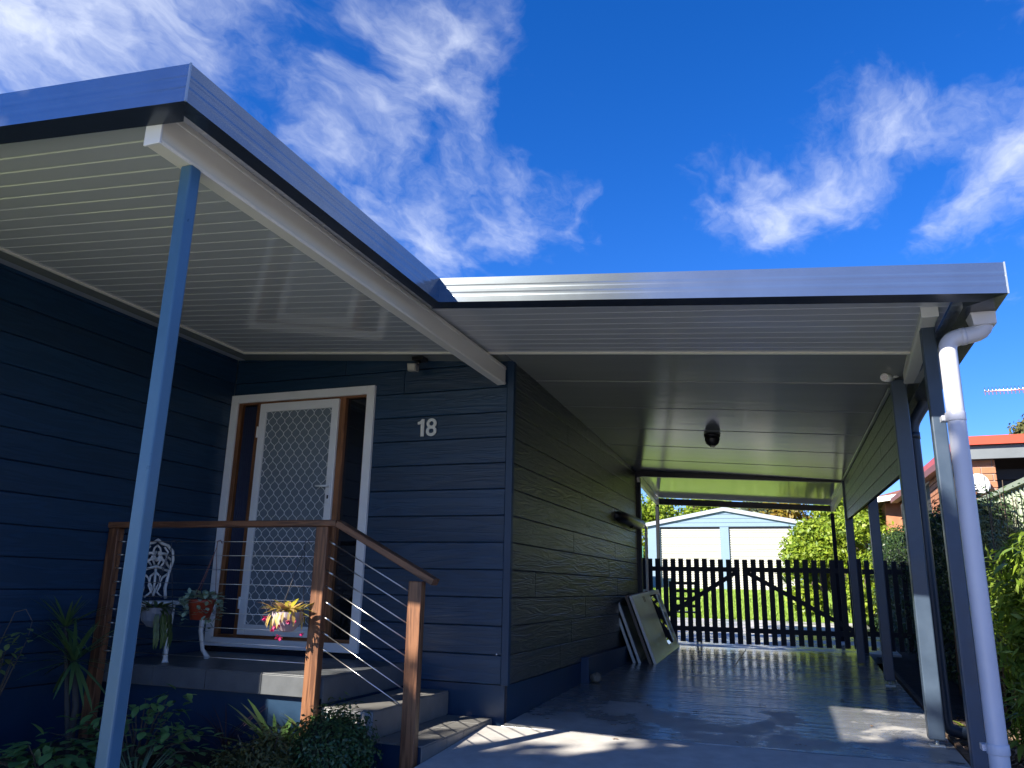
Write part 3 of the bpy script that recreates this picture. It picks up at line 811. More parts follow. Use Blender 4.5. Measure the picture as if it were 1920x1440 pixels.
bm = NB(); tube(bm, fillet([(-.04, 5.40, 1.93), (.055, 5.5, 1.83), (.06, 5.5, .14)], .04), .02, 10); obj('pipe', bm, CREAM, d3)
bm = NB(); bx(bm, .04, .08, 5.47, 5.53, .15, .19); obj('foot', bm, CREAM, d3)
# ceiling light
t = thing('ceiling_light', 'round black light fitting under the middle of the carport ceiling', 'light', (1.323, 2.536, zo(1.323, 2.536)))
zl = zo(1.323, 2.536)
bm = NB(); lathe(bm, [(.085, 0), (.085, -.03), (.07, -.035)], (1.323, 2.536, zl)); obj('base', bm, BLACK, t)
bm = NB(); lathe(bm, [(.075, -.034), (.078, -.06), (.065, -.10), (.035, -.125), (.008, -.13)], (1.323, 2.536, zl)); obj('shade', bm, BLACK, t)
bm = NB(); lathe(bm, [(.03, -.122), (.026, -.136), (.008, -.142)], (1.323, 2.536, zl), 12); obj('lens', bm, mat('lamp_lens', (.6, .6, .5), .15), t)
# security camera
t = thing('security_camera', 'white bullet security camera under the beam above the dark post', 'camera', (2.80, .3, 2.50))
ax = Vector((-.42, -.86, -.12)).normalized(); c0 = Vector((2.792, .30, 2.497))
bm = NB(); tube(bm, [c0-ax*.09, c0+ax*.03], .030, 16); obj('body', bm, WHITE, t)
bm = NB(); tube(bm, [c0+ax*.028, c0+ax*.034], .024, 16); obj('lens', bm, DGLASS, t)
bm = NB(); tube(bm, [c0-ax*.05+Vector((0, 0, .0)), c0-ax*.05+Vector((.05, .02, .015)), c0-ax*.05+Vector((.08, .05, .03))], .012, 8); obj('bracket', bm, WHITE, t)
# floodlight
t = thing('floodlight', 'small sensor floodlight fixed under the eave above the front door', 'floodlight', (-.80, -.14, 2.80))
bm = NB(); bx(bm, -.84, -.74, -.19, -.09, 2.790, 2.818); tube(bm, [(-.79, -.14, 2.79), (-.80, -.155, 2.755)], .014, 8); obj('mount', bm, BLACK, t)
bm = NB(); hexa(bm, [(-.885, -.175, 2.700), (-.805, -.175, 2.694), (-.805, -.115, 2.700), (-.885, -.115, 2.706), (-.885, -.19, 2.765), (-.805, -.19, 2.759), (-.805, -.125, 2.77), (-.885, -.125, 2.776)]); obj('housing', bm, mat('floodlight_grey', (.30, .30, .27), .5), t, bevel=.004)
bm = NB(); hexa(bm, [(-.878, -.187, 2.708), (-.812, -.187, 2.702), (-.812, -.18, 2.703), (-.878, -.18, 2.709), (-.878, -.1925, 2.757), (-.812, -.1925, 2.751), (-.812, -.185, 2.752), (-.878, -.185, 2.758)]); obj('lens', bm, mat('floodlight_glass', (.40, .40, .34), .15), t)
# long black wall light
t = thing('wall_light', 'long black bulkhead light on the side wall near the gate', 'light', (0, 4.4, 1.83))
bm = NB()
sec = [(0, -.07), (.06, -.075), (.12, -.05), (.135, 0), (.12, .045), (.06, .07), (0, .075)]
R = []
for y, s in ((3.72, .35), (3.80, .75), (3.95, 1), (4.95, 1), (5.05, .92)):
    R.append([bm.verts.new((.001+u*s, y, 1.835+v*s)) for u, v in sec])
for a_, b_ in zip(R, R[1:]):
    for k in range(len(sec)): bm.faces.new((a_[k], a_[(k+1) % 7], b_[(k+1) % 7], b_[k])).smooth = True
bm.faces.new(R[0]); bm.faces.new(R[-1][::-1]); obj('housing', bm, BLACK, t)
bm = NB(); tube(bm, [(.06, 4.45, 1.765), (.06, 4.45, 1.735)], .022, 10); obj('sensor', bm, BLACK, t)

# ------------------------------------------------------------------ PORCH
po = thing('porch', 'grey tiled porch with two side steps below the front door', 'porch', (-1.8, -.6, 0))
dk = group_part('deck', po)
bm = NB(); bx(bm, -2.79, -.853, -1.128, -.004, .235, .362); obj('deck_slab', bm, GROUT, dk)
bm = NB(); bx(bm, -2.78, -.87, -1.09, -.01, -.5, .234); obj('deck_base', bm, NAVYS, dk)
def tiles(par, xs, ys, z, m, top=True):
    for xa, xb in zip(xs, xs[1:]):
        for ya, yb in zip(ys, ys[1:]):
            bm = NB(); bx(bm, xa+.002, xb-.002, ya+.002, yb-.002, z-.009, z); obj('tile', bm, m, par, bevel=.0015)
def riser_x(par, xs, y, za, zb_, m):    # faces -Y
    for xa, xb in zip(xs, xs[1:]):
        bm = NB(); bx(bm, xa+.002, xb-.002, y, y+.010, za, zb_); obj('tile', bm, m, par, bevel=.0015)
def riser_y(par, ys, x, za, zb_, m):    # faces +X
    for ya, yb in zip(ys, ys[1:]):
        bm = NB(); bx(bm, x-.010, x, ya+.002, yb-.002, za, zb_); obj('tile', bm, m, par, bevel=.0015)
XD = [-2.79, -2.26, -1.795, -1.33, -.846]
YD = [-1.138, -.69, -.24, -.004]
tiles(dk, XD, YD, .371, TILE)
riser_x(dk, XD, -1.1395, .238, .3615, TILE)
riser_y(dk, YD, -.8445, .206, .3615, TILE)
s1 = group_part('step', po)
bm = NB(); bx(bm, -.85, -.477, -1.128, -.004, .0, .182); obj('step_base', bm, GROUT, s1)
tiles(s1, [-.843, -.468], [-1.138, -.58, -.25, -.004], .191, TILEB)
riser_y(s1, [-1.138, -.58, -.25, -.004], -.4665, .026, .1815, TILEB)
riser_x(s1, [-.843, -.468], -1.1395, .022, .1815, mat('painted_render', (.36, .36, .36), .6, var=.1))
s2 = group_part('step', po)
bm = NB(); bx(bm, -.476, -.118, -1.15, -.004, -.3, .012); obj('step_base', bm, NAVYS, s2)
tiles(s2, [-.464, -.285, -.108], [-1.16, -.80, -.53, -.27, -.004], .0205, TILEB)
riser_y(s2, [-1.16, -.80, -.53, -.27, -.004], -.1065, -.10, .011, TILEB)

# ------------------------------------------------------------------ BALUSTRADE
ba = thing('balustrade', 'timber balustrade with steel cables along the porch and steps', 'balustrade', (-1.8, -1.15, 0))
def tpost(x0, x1, y0, y1, z0, z1):
    l = z1-z0; bm = NB(); bx(bm, 0, l, 0, y1-y0, -(x1-x0), 0)
    o = obj('post', bm, TIMB, None, bevel=.005); o.parent = ba
    o.matrix_local = Matrix.Translation(Vector((x0, y0, z0))-wloc(ba)) @ Matrix(((0, 0, -1), (0, 1, 0), (1, 0, 0))).to_4x4()
    return o
tpost(-.957, -.863, -1.205, -1.142, -.3, 1.333)
tpost(-.224, -.132, -1.225, -1.162, -.3, .985)
tpost(-2.797, -2.705, -1.205, -1.142, -.3, 1.331)
def trail(p0, p1, w, h):
    p0, p1 = Vector(p0), Vector(p1); l = (p1-p0).length; ang = math.atan2(p1.z-p0.z, p1.x-p0.x)
    bm = NB(); bx(bm, 0, l, -w/2, w/2, -h/2, h/2)
    o = obj('handrail', bm, TIMB, None, bevel=.004); o.parent = ba
    o.location = p0-wloc(ba); o.rotation_euler = (0, -ang, 0)
    return o
trail((-2.80, -1.17, 1.354), (-.80, -1.17, 1.354), .090, .043)
trail((-.797, -1.17, 1.352), (-.060, -1.17, .980), .088, .043)
for i in range(9):
    z = 1.232-.0975*i
    bm = NB(); tube(bm, [(-2.71, -1.172, z), (-.95, -1.172, z)], .0028, 6); obj('cable', bm, STEEL, ba)
    if i < 8:
        bm = NB(); tube(bm, [(-.868, -1.172, z+.005), (-.22, -1.188, z-.318)], .0040, 6); obj('cable', bm, STEEL, ba)
        bm = NB(); tube(bm, [(-.866, -1.172, z+.004), (-.815, -1.1734, z-.0205)], .0062, 8); obj('cable_fitting', bm, STEEL, ba)
    bm = NB(); tube(bm, [(-2.712, -1.172, z), (-2.655, -1.172, z)], .0055, 8); obj('cable_fitting', bm, STEEL, ba)

# ------------------------------------------------------------------ CHAIR
ch = thing('garden_chair', 'white cast iron garden chair on the porch behind the railing', 'chair', (-2.5, -.77, .371))
zs = .80
bm = NB(); lathe(bm, [(.17, -.022), (.205, -.02), (.212, -.008), (.20, .0), (.02, .004)], (-2.50, -.78, zs), 28); obj('seat', bm, IRON, ch)
for sx, sy in ((-1, -1), (-1, 1), (1, -1), (1, 1)):
    bm = NB(); x, y = -2.50+sx*.13, -.78+sy*.14
    pts = [(x, y, zs-.01), (x+sx*.035, y+sy*.035, zs-.09), (x+sx*.03, y+sy*.03, zs-.22), (x+sx*.05, y+sy*.05, .44), (x+sx*.072, y+sy*.072, .395), (x+sx*.078, y+sy*.078, .371)]
    tube(bm, pts, [.026, .024, .018, .015, .018, .027], 8); obj('leg', bm, IRON, ch)
bm = NB()     # back: oval rim with scrolls, in the plane x = about -2.70
def bp(u, v): return (-2.695-.10*v*v-.02*v, -.78+u, zs+.015+v)
rim = [bp(-.13, 0), bp(-.115, .08), bp(-.14, .20), bp(-.175, .30), bp(-.165, .37), bp(-.11, .415), bp(-.04, .43), bp(0, .455), bp(.04, .43), bp(.11, .415), bp(.165, .37), bp(.175, .30), bp(.14, .20), bp(.115, .08), bp(.13, 0)]
tube(bm, rim, .0125, 8); obj('back_rim', bm, IRON, ch)
bm = NB()
def curve(pts, r=.008): tube(bm, [bp(*p_) for p_ in pts], r, 6)
curve([(-.14, .21), (-.05, .235), (0, .25), (.05, .235), (.14, .21)], .010)
curve([(0, .02), (0, .25)], .010)
for s in (-1, 1):
    curve([(s*.005, .20), (s*.05, .17), (s*.06, .10), (s*.03, .05), (s*.09, .01)])
    curve([(s*.14, .20), (s*.075, .16), (s*.03, .09), (s*.015, .04)])
    curve([(s*.02, .26), (s*.05, .32), (s*.03, .39), (0, .41)])
    curve([(s*.05, .25), (s*.10, .30), (s*.12, .36), (s*.075, .40)])
    curve([(s*.14, .24), (s*.09, .29), (s*.045, .31), (s*.0, .29)])
    curve([(s*.155, .30), (s*.11, .33), (s*.06, .35)])
    curve([(s*.01, .30), (s*.05, .35), (s*.10, .345)], .012)
    curve([(s*.01, .36), (s*.06, .30), (s*.11, .275)], .012)
obj('back_scrollwork', bm, IRON, ch)

# ------------------------------------------------------------------ HANGING BASKETS
LSUC = leaf_set('succulent_leaf', leaf_mat('succulent_green', [(.22, .33, .24), (.30, .40, .28), (.17, .28, .20)], .5, .1), 'oval')
LEPI = leaf_set('trailing_leaf', leaf_mat('trailing_green', [(.06, .11, .03), (.10, .15, .04), (.05, .08, .03)], .4, .2), 'lance')
LYEL = leaf_set('cactus_leaf', leaf_mat('cactus_yellow', [(.42, .40, .03), (.50, .36, .08), (.48, .28, .16), (.34, .38, .04)], .45, .3), 'lance')
LPNK = leaf_set('petal', leaf_mat('pink_petal', [(.55, .02, .14), (.65, .05, .22), (.50, .10, .16)], .5, .3), 'oval')
def rot_to(d, roll=0):
    return Vector(d).to_track_quat('X', 'Z').to_euler()
def basket(label, c, r, h, pm, round_, hook, cord):
    t = thing('hanging_pot', label, 'hanging pot', (c[0], c[1], c[2]), 'pots hung on the balustrade cable')
    bm = NB()
    if round_: lathe(bm, [(.02, -h), (r*.45, -h*.95), (r*.8, -h*.65), (r*.97, -h*.25), (r, 0), (r*.92, 0), (r*.88, -h*.2), (.01, -h*.3)], c, 40, flute=.025)
    else: lathe(bm, [(r*.70, -h), (r*.98, -.028), (r*1.05, -.026), (r*1.06, 0), (r*.95, 0), (r*.9, -.03), (.01, -.035)], c, 28)
    obj('pot', bm, pm, t)
    bm = NB(); lathe(bm, [(r*.86, -.03), (r*.4, -.012), (.01, -.008)], c, 16); obj('soil', bm, SOIL, t)
    hk = Vector(hook)
    for k in range(3):
        a_ = 2*math.pi*k/3+.6
        bm = NB(); tube(bm, [(c[0]+r*math.cos(a_), c[1]+r*math.sin(a_), c[2]-.005), hk-Vector((0, 0, .03))], .0022, 5); obj('hanger_cord', bm, cord, t)
    bm = NB(); tube(bm, [hk+Vector((0, .0, -.035)), hk+Vector((0, 0, .012)), hk+Vector((0, .03, .022)), hk+Vector((0, .05, .0))], .003, 6); obj('hook', bm, cord, t)
    return t
hz = 1.232
t = basket('red plastic pot of trailing grey green succulent hung on the railing', (-1.80, -1.255, .835), .088, .135, TERRA, False, (-1.752, -1.222, hz-.012), WIRE)
c = Vector((-1.80, -1.255, .835))
for k in range(15):
    a_ = 2*math.pi*k/15+random.uniform(-.2, .2); rr = .088
    ln = random.choice([.06, .10, .16, .24, .30]) if math.cos(a_) < .8 else .2
    p0 = c+Vector((math.cos(a_)*rr, math.sin(a_)*rr, .02))
    stp = int(ln/.016)+3
    for i in range(stp):
        f = i/stp
        p_ = p0+Vector((math.cos(a_)*(.012+.028*min(1, f*3)), math.sin(a_)*(.012+.028*min(1, f*3)), .012-ln*max(0, f-.12)))
        d = Vector((random.uniform(-1, 1), random.uniform(-1, 1), random.uniform(-.6, .5)))
        inst('leaf', LSUC, t, p_, rot_to(d), (.046,)*3)
for k in range(46):
    a_ = random.uniform(0, 6.28); rr = random.uniform(0, .1)
    inst('leaf', LSUC, t, c+Vector((math.cos(a_)*rr, math.sin(a_)*rr, random.uniform(.0, .04))), rot_to((math.cos(a_), math.sin(a_), random.uniform(.1, .9))), (.055,)*3)
t = basket('grey ribbed bowl pot of dark trailing leaves hung beside the blue post', (-2.19, -1.255, .77), .108, .135, GREYP, True, (-2.16, -1.222, hz-.012), WIRED)
c = Vector((-2.19, -1.255, .77))
for k in range(46):
    a_ = random.uniform(0, 6.28); rr = random.uniform(.02, .1)
    inst('leaf', LEPI, t, c+Vector((math.cos(a_)*rr, math.sin(a_)*rr, .0)), rot_to((math.cos(a_), math.sin(a_), random.uniform(-.1, .7))), (random.uniform(.10, .19),)*3)
for k in range(10):
    a_ = random.uniform(-.9, .3)
    for i in range(3):
        inst('leaf', LEPI, t, c+Vector((math.cos(a_)*(.115+.012*i), math.sin(a_)*.115, -.04-.055*i)), rot_to((math.cos(a_)*.25, math.sin(a_)*.25, -1)), (.12,)*3)
t = basket('pale pot of yellow green trailing cactus with pink flowers in sunlight', (-1.06, -1.29, .775), .098, .125, PINKP, True, (-1.02, -1.222, hz-.012), WIRED)
c = Vector((-1.06, -1.29, .775))
for k in range(95):
    a_ = random.uniform(0, 6.28); rr = random.uniform(.0, .10)
    s = random.uniform(.06, .125)
    inst('leaf', LYEL, t, c+Vector((math.cos(a_)*rr, math.sin(a_)*rr, random.uniform(0, .02))), rot_to((math.cos(a_), math.sin(a_), random.uniform(.0, 1.1))), (s, s*1.4, s))
for k in range(34):
    a_ = random.uniform(0, 6.28)
    s = random.uniform(.05, .10)
    inst('leaf', LYEL, t, c+Vector((math.cos(a_)*.115, math.sin(a_)*.115, random.uniform(-.03, .01))), rot_to((math.cos(a_)*.5, math.sin(a_)*.5, -.8)), (s, s*1.4, s))
for fx, fy, fz in ((.085, -.10, -.05), (.10, -.06, -.045), (-.01, -.11, -.085), (.02, -.115, -.075), (-.03, -.105, -.10), (-.01, -.07, -.15), (.01, -.075, -.155), (-.13, -.06, -.04), (.12, -.0, -.13)):
    for i in range(7):
        inst('petal', LPNK, t, c+Vector((fx, fy, fz)), rot_to((random.uniform(-1, 1), random.uniform(-1, .3), random.uniform(-1, .6))), (.026,)*3)

# ------------------------------------------------------------------ LEANING PANELS
B0, B1 = Vector((.434, 3.915, .112)), Vector((.385, 6.16, .176))
T0, T1 = Vector((.159, 3.870, .887)), Vector((.094, 6.16, .968))
LAB = ['plain aluminium framed panel leaning hard against the side wall', 'dull aluminium framed panel second from the side wall', 'panel with a brownish edge just behind the outermost leaning one', 'outermost leaning grey panel with a dark glass cutout']
for i, dx in enumerate((-.252, -.188, -.055, 0.0)):
    t = thing('leaning_panel', LAB[i], 'panel', (B0.x+dx, B0.y, B0.z), 'panels leaning on the side wall')
    def pp(u, v, n_=0.0):
        q_ = (B0*(1-u)+B1*u)*(1-v)+(T0*(1-u)+T1*u)*v
        q_ = q_+Vector((dx, (.02 if i < 2 else 0), 0))
        nv = (B1-B0).cross(T0-B0).normalized()
        if nv.x < 0: nv = -nv
        return q_+nv*n_
    def quad(name, u0, u1, v0, v1, n0, n1, m, bev=.002):
        bm = NB(); hexa(bm, [pp(u0, v0, n0), pp(u1, v0, n0), pp(u1, v1, n0), pp(u0, v1, n0), pp(u0, v0, n1), pp(u1, v0, n1), pp(u1, v1, n1), pp(u0, v1, n1)]); return obj(name, bm, m, t, bevel=bev)
    edge = ALUM if i != 2 else mat('brown_panel_edge', (.17, .13, .10), .6)
    fwu, fwv = .014, .045
    quad('frame', 0, fwu, 0, 1, -.032, .001, edge); quad('frame', 1-fwu, 1, 0, 1, -.032, .001, edge)
    quad('frame', fwu, 1-fwu, 0, fwv, -.032, .001, edge); quad('frame', fwu, 1-fwu, 1-fwv, 1, -.032, .001, edge)
    if i == 3:
        ua, ub, va_, vb_ = .60, .88, .12, .94
        for (u0, u1, v0, v1) in ((fwu, ua, fwv, 1-fwv), (ub, 1-fwu, fwv, 1-fwv), (ua, ub, fwv, va_), (ua, ub, vb_, 1-fwv)): quad('sheet', u0, u1, v0, v1, -.028, -.004, PANELW, 0)
        quad('glass', ua, ub, va_, vb_, -.024, -.014, DGLASS, 0)
        quad('vent_slot', .33, .345, .86, .95, -.004, -.0025, BLACK, 0); quad('vent_slot', .37, .385, .86, .95, -.004, -.0025, BLACK, 0)
    else:
        quad('sheet', fwu, 1-fwu, fwv, 1-fwv, -.026, -.010, PANELW if i == 1 else mat('dark_panel_sheet', (.03, .035, .04), .4), 0)
# small stone by the wall
bm = NB(); bmesh.ops.create_icosphere(bm, subdivisions=2, radius=.07)
for v in bm.verts: v.co = Vector((v.co.x*.8, v.co.y*1.0, v.co.z*.75))*(1+random.uniform(-.12, .12))
bmesh.ops.translate(bm, vec=(.125, 2.22, .105), verts=bm.verts); tag(obj('stone', bm, STONE), 'small brown stone on the concrete beside the side wall', 'stone')
# timber edging along the slab
t = thing('garden_edging', 'weathered timber edging along the right side of the slab', 'edging', (3.0, 2, 0))
for y0, y1 in ((-1.3, 1.05), (1.06, 3.3), (3.31, 5.4)):
    bm = NB(); hexa(bm, [(2.985, y0, gz(0, y0)-.1), (3.025, y0, gz(0, y0)-.1), (3.025, y1, gz(0, y1)-.1), (2.985, y1, gz(0, y1)-.1), (2.985, y0, gz(0, y0)+.022), (3.025, y0, gz(0, y0)+.022), (3.025, y1, gz(0, y1)+.022), (2.985, y1, gz(0, y1)+.022)])
    obj('edging_board', bm, SLEEP, t, bevel=.004)

# ------------------------------------------------------------------ GATE AND PICKET FENCE
GM = mat('dark_gate_paint', (.006, .009, .017), .6, var=.1)
def gate(label, x0, x1, n, hinge_left):
    t = thing('gate', label, 'gate', ((x0+x1)/2, 6.36, .18), 'double picket gates')
    zbm, ztp = .232, 1.42
    w = .074
    for i in range(n):
        x = x0+(x1-x0-w)*i/(n-1); j = random.uniform(-.004, .004)
        bm = NB(); bx(bm, x, x+w, 6.345, 6.363, zbm+j, ztp+j); obj('picket', bm, GM, t, bevel=.002)
    for za in (1.238, .385):
        bm = NB(); bx(bm, x0, x1, 6.364, 6.40, za, za+.068); obj('rail', bm, GM, t, bevel=.002)
    bm = NB()
    if hinge_left: bar(bm, (x0+.05, 6.382, .46), (x1-.05, 6.382, 1.235), .034, .062)
    else: bar(bm, (x1-.05, 6.382, .46), (x0+.05, 6.382, 1.235), .034, .062)
    obj('brace', bm, GM, t)
    return t
gate('left leaf of the dark picket gate, next to the side wall', -.09, 1.262, 12, True)
gate('right leaf of the dark picket gate, next to the carport posts', 1.302, 2.80, 13, False)
tag(box_obj('gate_post', None, GM, -.22, -.115, 6.33, 6.43, .1, 1.43), 'thick dark gate post against the end of the side wall', 'gate post')
tag(box_obj('gate_post', None, GM, 2.822, 2.905, 6.33, 6.43, .1, 1.44), 'thin dark gate post beside the last carport post', 'gate post')
t = thing('picket_fence', 'short dark picket fence right of the gate under the hedge', 'fence', (3.3, 6.4, .15))
for i in range(5):
    x = 2.94+.115*i; bm = NB(); bx(bm, x, x+.066, 6.345, 6.363, .22, 1.41+random.uniform(-.01, .01)); obj('picket', bm, GM, t, bevel=.002)
for za in (1.23, .40):
    bm = NB(); bx(bm, 2.91, 3.50, 6.364, 6.40, za, za+.068); obj('rail', bm, GM, t)
# dark outdoor chair behind the gate
t = thing('patio_chair', 'dark slatted outdoor chair seen through the left gate leaf', 'chair', (.30, 7.5, .21))
zg = gz(0, 7.5)
for x in (.10, .50):
    bm = NB(); bar(bm, (x, 7.30, zg), (x, 7.28, 1.10), .035, .035); obj('leg', bm, BLACK, t)
    bm = NB(); bar(bm, (x, 7.78, zg), (x, 7.78, .62), .035, .035); obj('leg', bm, BLACK, t)
    bm = NB(); bar(bm, (x, 7.28, .86), (x, 7.80, .84), .045, .025); obj('armrest', bm, BLACK, t)
for z in (1.07, .95, .83, .72):
    bm = NB(); bar(bm, (.10, 7.285, z), (.50, 7.285, z), .02, .045); obj('back_slat', bm, BLACK, t)
for y in (7.32, 7.42, 7.52, 7.62, 7.72):
    bm = NB(); bar(bm, (.10, y, .62), (.50, y, .62), .07, .02); obj('seat_slat', bm, BLACK, t)

# ------------------------------------------------------------------ SHED
t = thing('shed', 'pale blue metal double garage with two white roller doors behind the gate', 'garage', (-.6, 26, 1.0))
ys, zb0 = 26.0, 1.02
bm = NB()
bx(bm, -3.64, -3.15, ys, ys+6, zb0-.4, 3.46); bx(bm, -.80, -.47, ys, ys+.1, zb0-.4, 3.46); bx(bm, 1.86, 2.42, ys, ys+6, zb0-.4, 3.46)
bx(bm, -3.15, -.80, ys+.3, ys+.4, zb0-.4, 3.46); bx(bm, -.47, 1.86, ys+.3, ys+.4, zb0-.4, 3.46); bx(bm, -3.15, 1.86, ys+5.9, ys+6, zb0-.4, 3.46)
obj('wall', bm, SHEDW, t)
for x0, x1 in ((-3.15, -.80), (-.47, 1.86)):
    rd = group_part('roller_door', t)
    n = 26
    for i in range(n):
        za, zb_ = zb0-.02+(3.36-zb0)*i/n, zb0-.02+(3.36-zb0)*(i+1)/n
        bm = NB(); h = zb_-za
        prof = [(.0, 0), (-.03, h*.22), (-.03, h*.60), (0, h*.86), (0, h-.001), (.02, h-.001), (.02, 0)]
        R = [[bm.verts.new((x, ys+.10+a_, za+b_)) for a_, b_ in prof] for x in (x0+.01, x1-.01)]
        for k in range(7): bm.faces.new((R[0][k], R[0][(k+1) % 7], R[1][(k+1) % 7], R[1][k]))
        bm.faces.new(R[0][::-1]); bm.faces.new(R[1]); obj('slat', bm, ROLLER, rd)
    bm = NB(); bx(bm, x0, x1, ys+.02, ys+.09, 3.36, 3.40); obj('lintel_trim', bm, DARKT, rd)
bm = NB()
def gab(z): return (z-3.46)
apex, el, er = (-.61, 4.06), (-3.70, 3.47), (2.48, 3.47)
nb = 4
for i in range(nb):       # horizontal gable cladding sheets
    za, zb_ = 3.405+(4.04-3.405)*i/nb, 3.405+(4.04-3.405)*(i+1)/nb-.012
    def ext(z): 
        f = max(0, min(1, (4.05-z)/(4.05-3.47))); return apex[0]-(3.03)*f, apex[0]+(3.03)*f
    a0, a1 = ext(za); b0, b1 = ext(zb_)
    bm2 = NB(); hexa(bm2, [(a0, ys-.02-.0*i, za), (a1, ys-.02, za), (a1, ys+.08, za), (a0, ys+.08, za), (b0, ys-.02, zb_), (b1, ys-.02, zb_), (b1, ys+.08, zb_), (b0, ys+.08, zb_)]); obj('gable_sheet', bm2, SHEDW, t)
bm.free()
for (xe, ze) in (el, er):
    bm = NB(); hexa(bm, [(xe, ys-.12, ze-.06), (apex[0], ys-.12, apex[1]-.05), (apex[0], ys+6.2, apex[1]-.05), (xe, ys+6.2, ze-.06), (xe, ys-.12, ze+.09), (apex[0], ys-.12, apex[1]+.10), (apex[0], ys+6.2, apex[1]+.10), (xe, ys+6.2, ze+.09)])
    obj('roof_sheet', bm, SHEDR, t)
# green metal fence left of the shed
t = thing('metal_fence', 'green metal boundary fence left of the pale blue garage', 'fence', (-6, 24.5, .9))
for i in range(9):
    x = -8.6+.56*i; bm = NB(); bx(bm, x, x+.55, 24.5, 24.54, .75, 2.5); obj('fence_panel', bm, GREENF, t)
bm = NB(); bx(bm, -8.62, -3.55, 24.48, 24.56, 2.5, 2.56); obj('cap_rail', bm, GREENF, t)

# ------------------------------------------------------------------ NEIGHBOURS
nh = thing('neighbour_house', 'orange brick neighbouring house with red metal roof edge and grey barge', 'house', (7, 7, 0))
bw = group_part('brick_wall', nh)
BM = {}
def brick_me(l):
    if l in BM: return BM[l]
    bm = NB(); bx(bm, 0, l, 0, .10, 0, .076); bmesh.ops.bevel(bm, geom=list(bm.edges), offset=.004, segments=1, affect='EDGES')
    me = bpy.data.meshes.new('brick'); bm.to_mesh(me); bm.free(); me.materials.append(BRICKM); BM[l] = me; return me
def bricks(x0, x1, y, z0, z1):
    k = 0; z = z0
    while z < z1:
        x = x0-(.12 if k % 2 else 0)
        while x < x1-.02:
            a_, b_ = max(x, x0), min(x+.23, x1)
            if b_-a_ > .03: inst('brick', brick_me(round(b_-a_, 2)), bw, (a_, y, z))
            x += .24
        z += .086; k += 1
bricks(4.02, 4.41, 5.0, 1.55, 2.58)
bm = NB(); bx(bm, 4.03, 4.40, 5.012, 5.4, -.2, 2.58); obj('mortar_core', bm, MORTAR, bw)
# side wall running back, with its own brick piers
def bricks_side(x, y0, y1, z0, z1):
    k = 0; z = z0
    while z < z1:
        y = y0-(.12 if k % 2 else 0)
        while y < y1-.02:
            a_, b_ = max(y, y0), min(y+.23, y1)
            if b_-a_ > .03: inst('brick', brick_me(round(b_-a_, 2)), bw, (x, b_, z), (0, 0, -math.pi/2))
            y += .24
        z += .086; k += 1
bricks_side(4.09, 6.3, 7.9, 1.75, 2.72)
bm = NB(); bx(bm, 4.12, 4.3, 6.25, 12, -.2, 2.75); bx(bm, 4.2, 9.5, 6.4, 6.5, -.2, 2.8); bx(bm, 9.3, 9.5, 5, 12, -.2, 2.8); obj('inner_wall', bm, mat('dark_recess_wall', (.03, .028, .026), .7), nh)
for z in (2.22, 2.36, 2.50):
    bm = NB(); bx(bm, 4.43, 7.5, 5.30, 5.33, z-.13, z-.004); obj('shutter_slat', bm, mat('dark_blind', (.018, .015, .013), .6), nh)
bm = NB(); hexa(bm, [(4.10, 4.90, 2.575), (9.5, 4.90, 2.61), (9.5, 4.95, 2.61), (4.10, 4.95, 2.575), (4.10, 4.90, 2.735), (9.5, 4.90, 2.78), (9.5, 4.95, 2.78), (4.10, 4.95, 2.735)]); obj('barge_board', bm, GREYF, nh)
bm = NB(); hexa(bm, [(4.02, 4.84, 2.74), (9.6, 4.84, 2.785), (9.6, 12, 3.2), (4.3, 12, 3.15), (4.02, 4.84, 2.845), (9.6, 4.84, 2.895), (9.6, 12, 3.3), (4.3, 12, 3.25)]); obj('roof', bm, REDR, nh)
bm = NB(); bar(bm, (4.03, 6.1, 2.70), (3.95, 11.5, 2.78), .12, .09); obj('side_gutter', bm, mat('brown_gutter', (.20, .07, .045), .5), nh)
bm = NB(); lathe(bm, [(.012, 0), (.06, .006), (.10, .018), (.125, .03), (.125, .034), (.10, .024), (.012, .008)], (0, 0, 0), 28)
bmesh.ops.rotate(bm, cent=(0, 0, 0), matrix=Matrix.Rotation(math.radians(78), 3, 'X') @ Matrix.Rotation(math.radians(18), 3, 'Y'), verts=bm.verts)
sdh = thing('satellite_dish', 'white satellite dish on the brick pier next door', 'satellite dish', (4.21, 4.9, 2.3))
bmesh.ops.translate(bm, vec=(4.185, 4.90, 2.27), verts=bm.verts); obj('dish', bm, WHITE, sdh)
bm = NB(); tube(bm, [(4.185, 4.93, 2.27), (4.185, 4.995, 2.24)], .015, 8); obj('arm', bm, ALUM, sdh)
# TV antenna above that roof
an = thing('antenna', 'silver television antenna boom above the red roof', 'antenna', (5.9, 8, 3.0))
bm = NB(); tube(bm, [(5.04, 8, 4.12), (6.2, 8, 4.12)], .012, 6); obj('boom', bm, STEEL, an)
for i in range(22):
    x = 5.05+i*.052
    bm = NB(); tube(bm, [(x, 8, 4.06), (x, 8, 4.18)], .006, 5); tube(bm, [(x, 7.93, 4.12), (x, 8.07, 4.12)], .006, 5); obj('element', bm, STEEL, an)
bm = NB(); tube(bm, [(6.1, 8, 2.9), (6.1, 8, 4.15)], .018, 8); obj('mast', bm, STEEL, an)
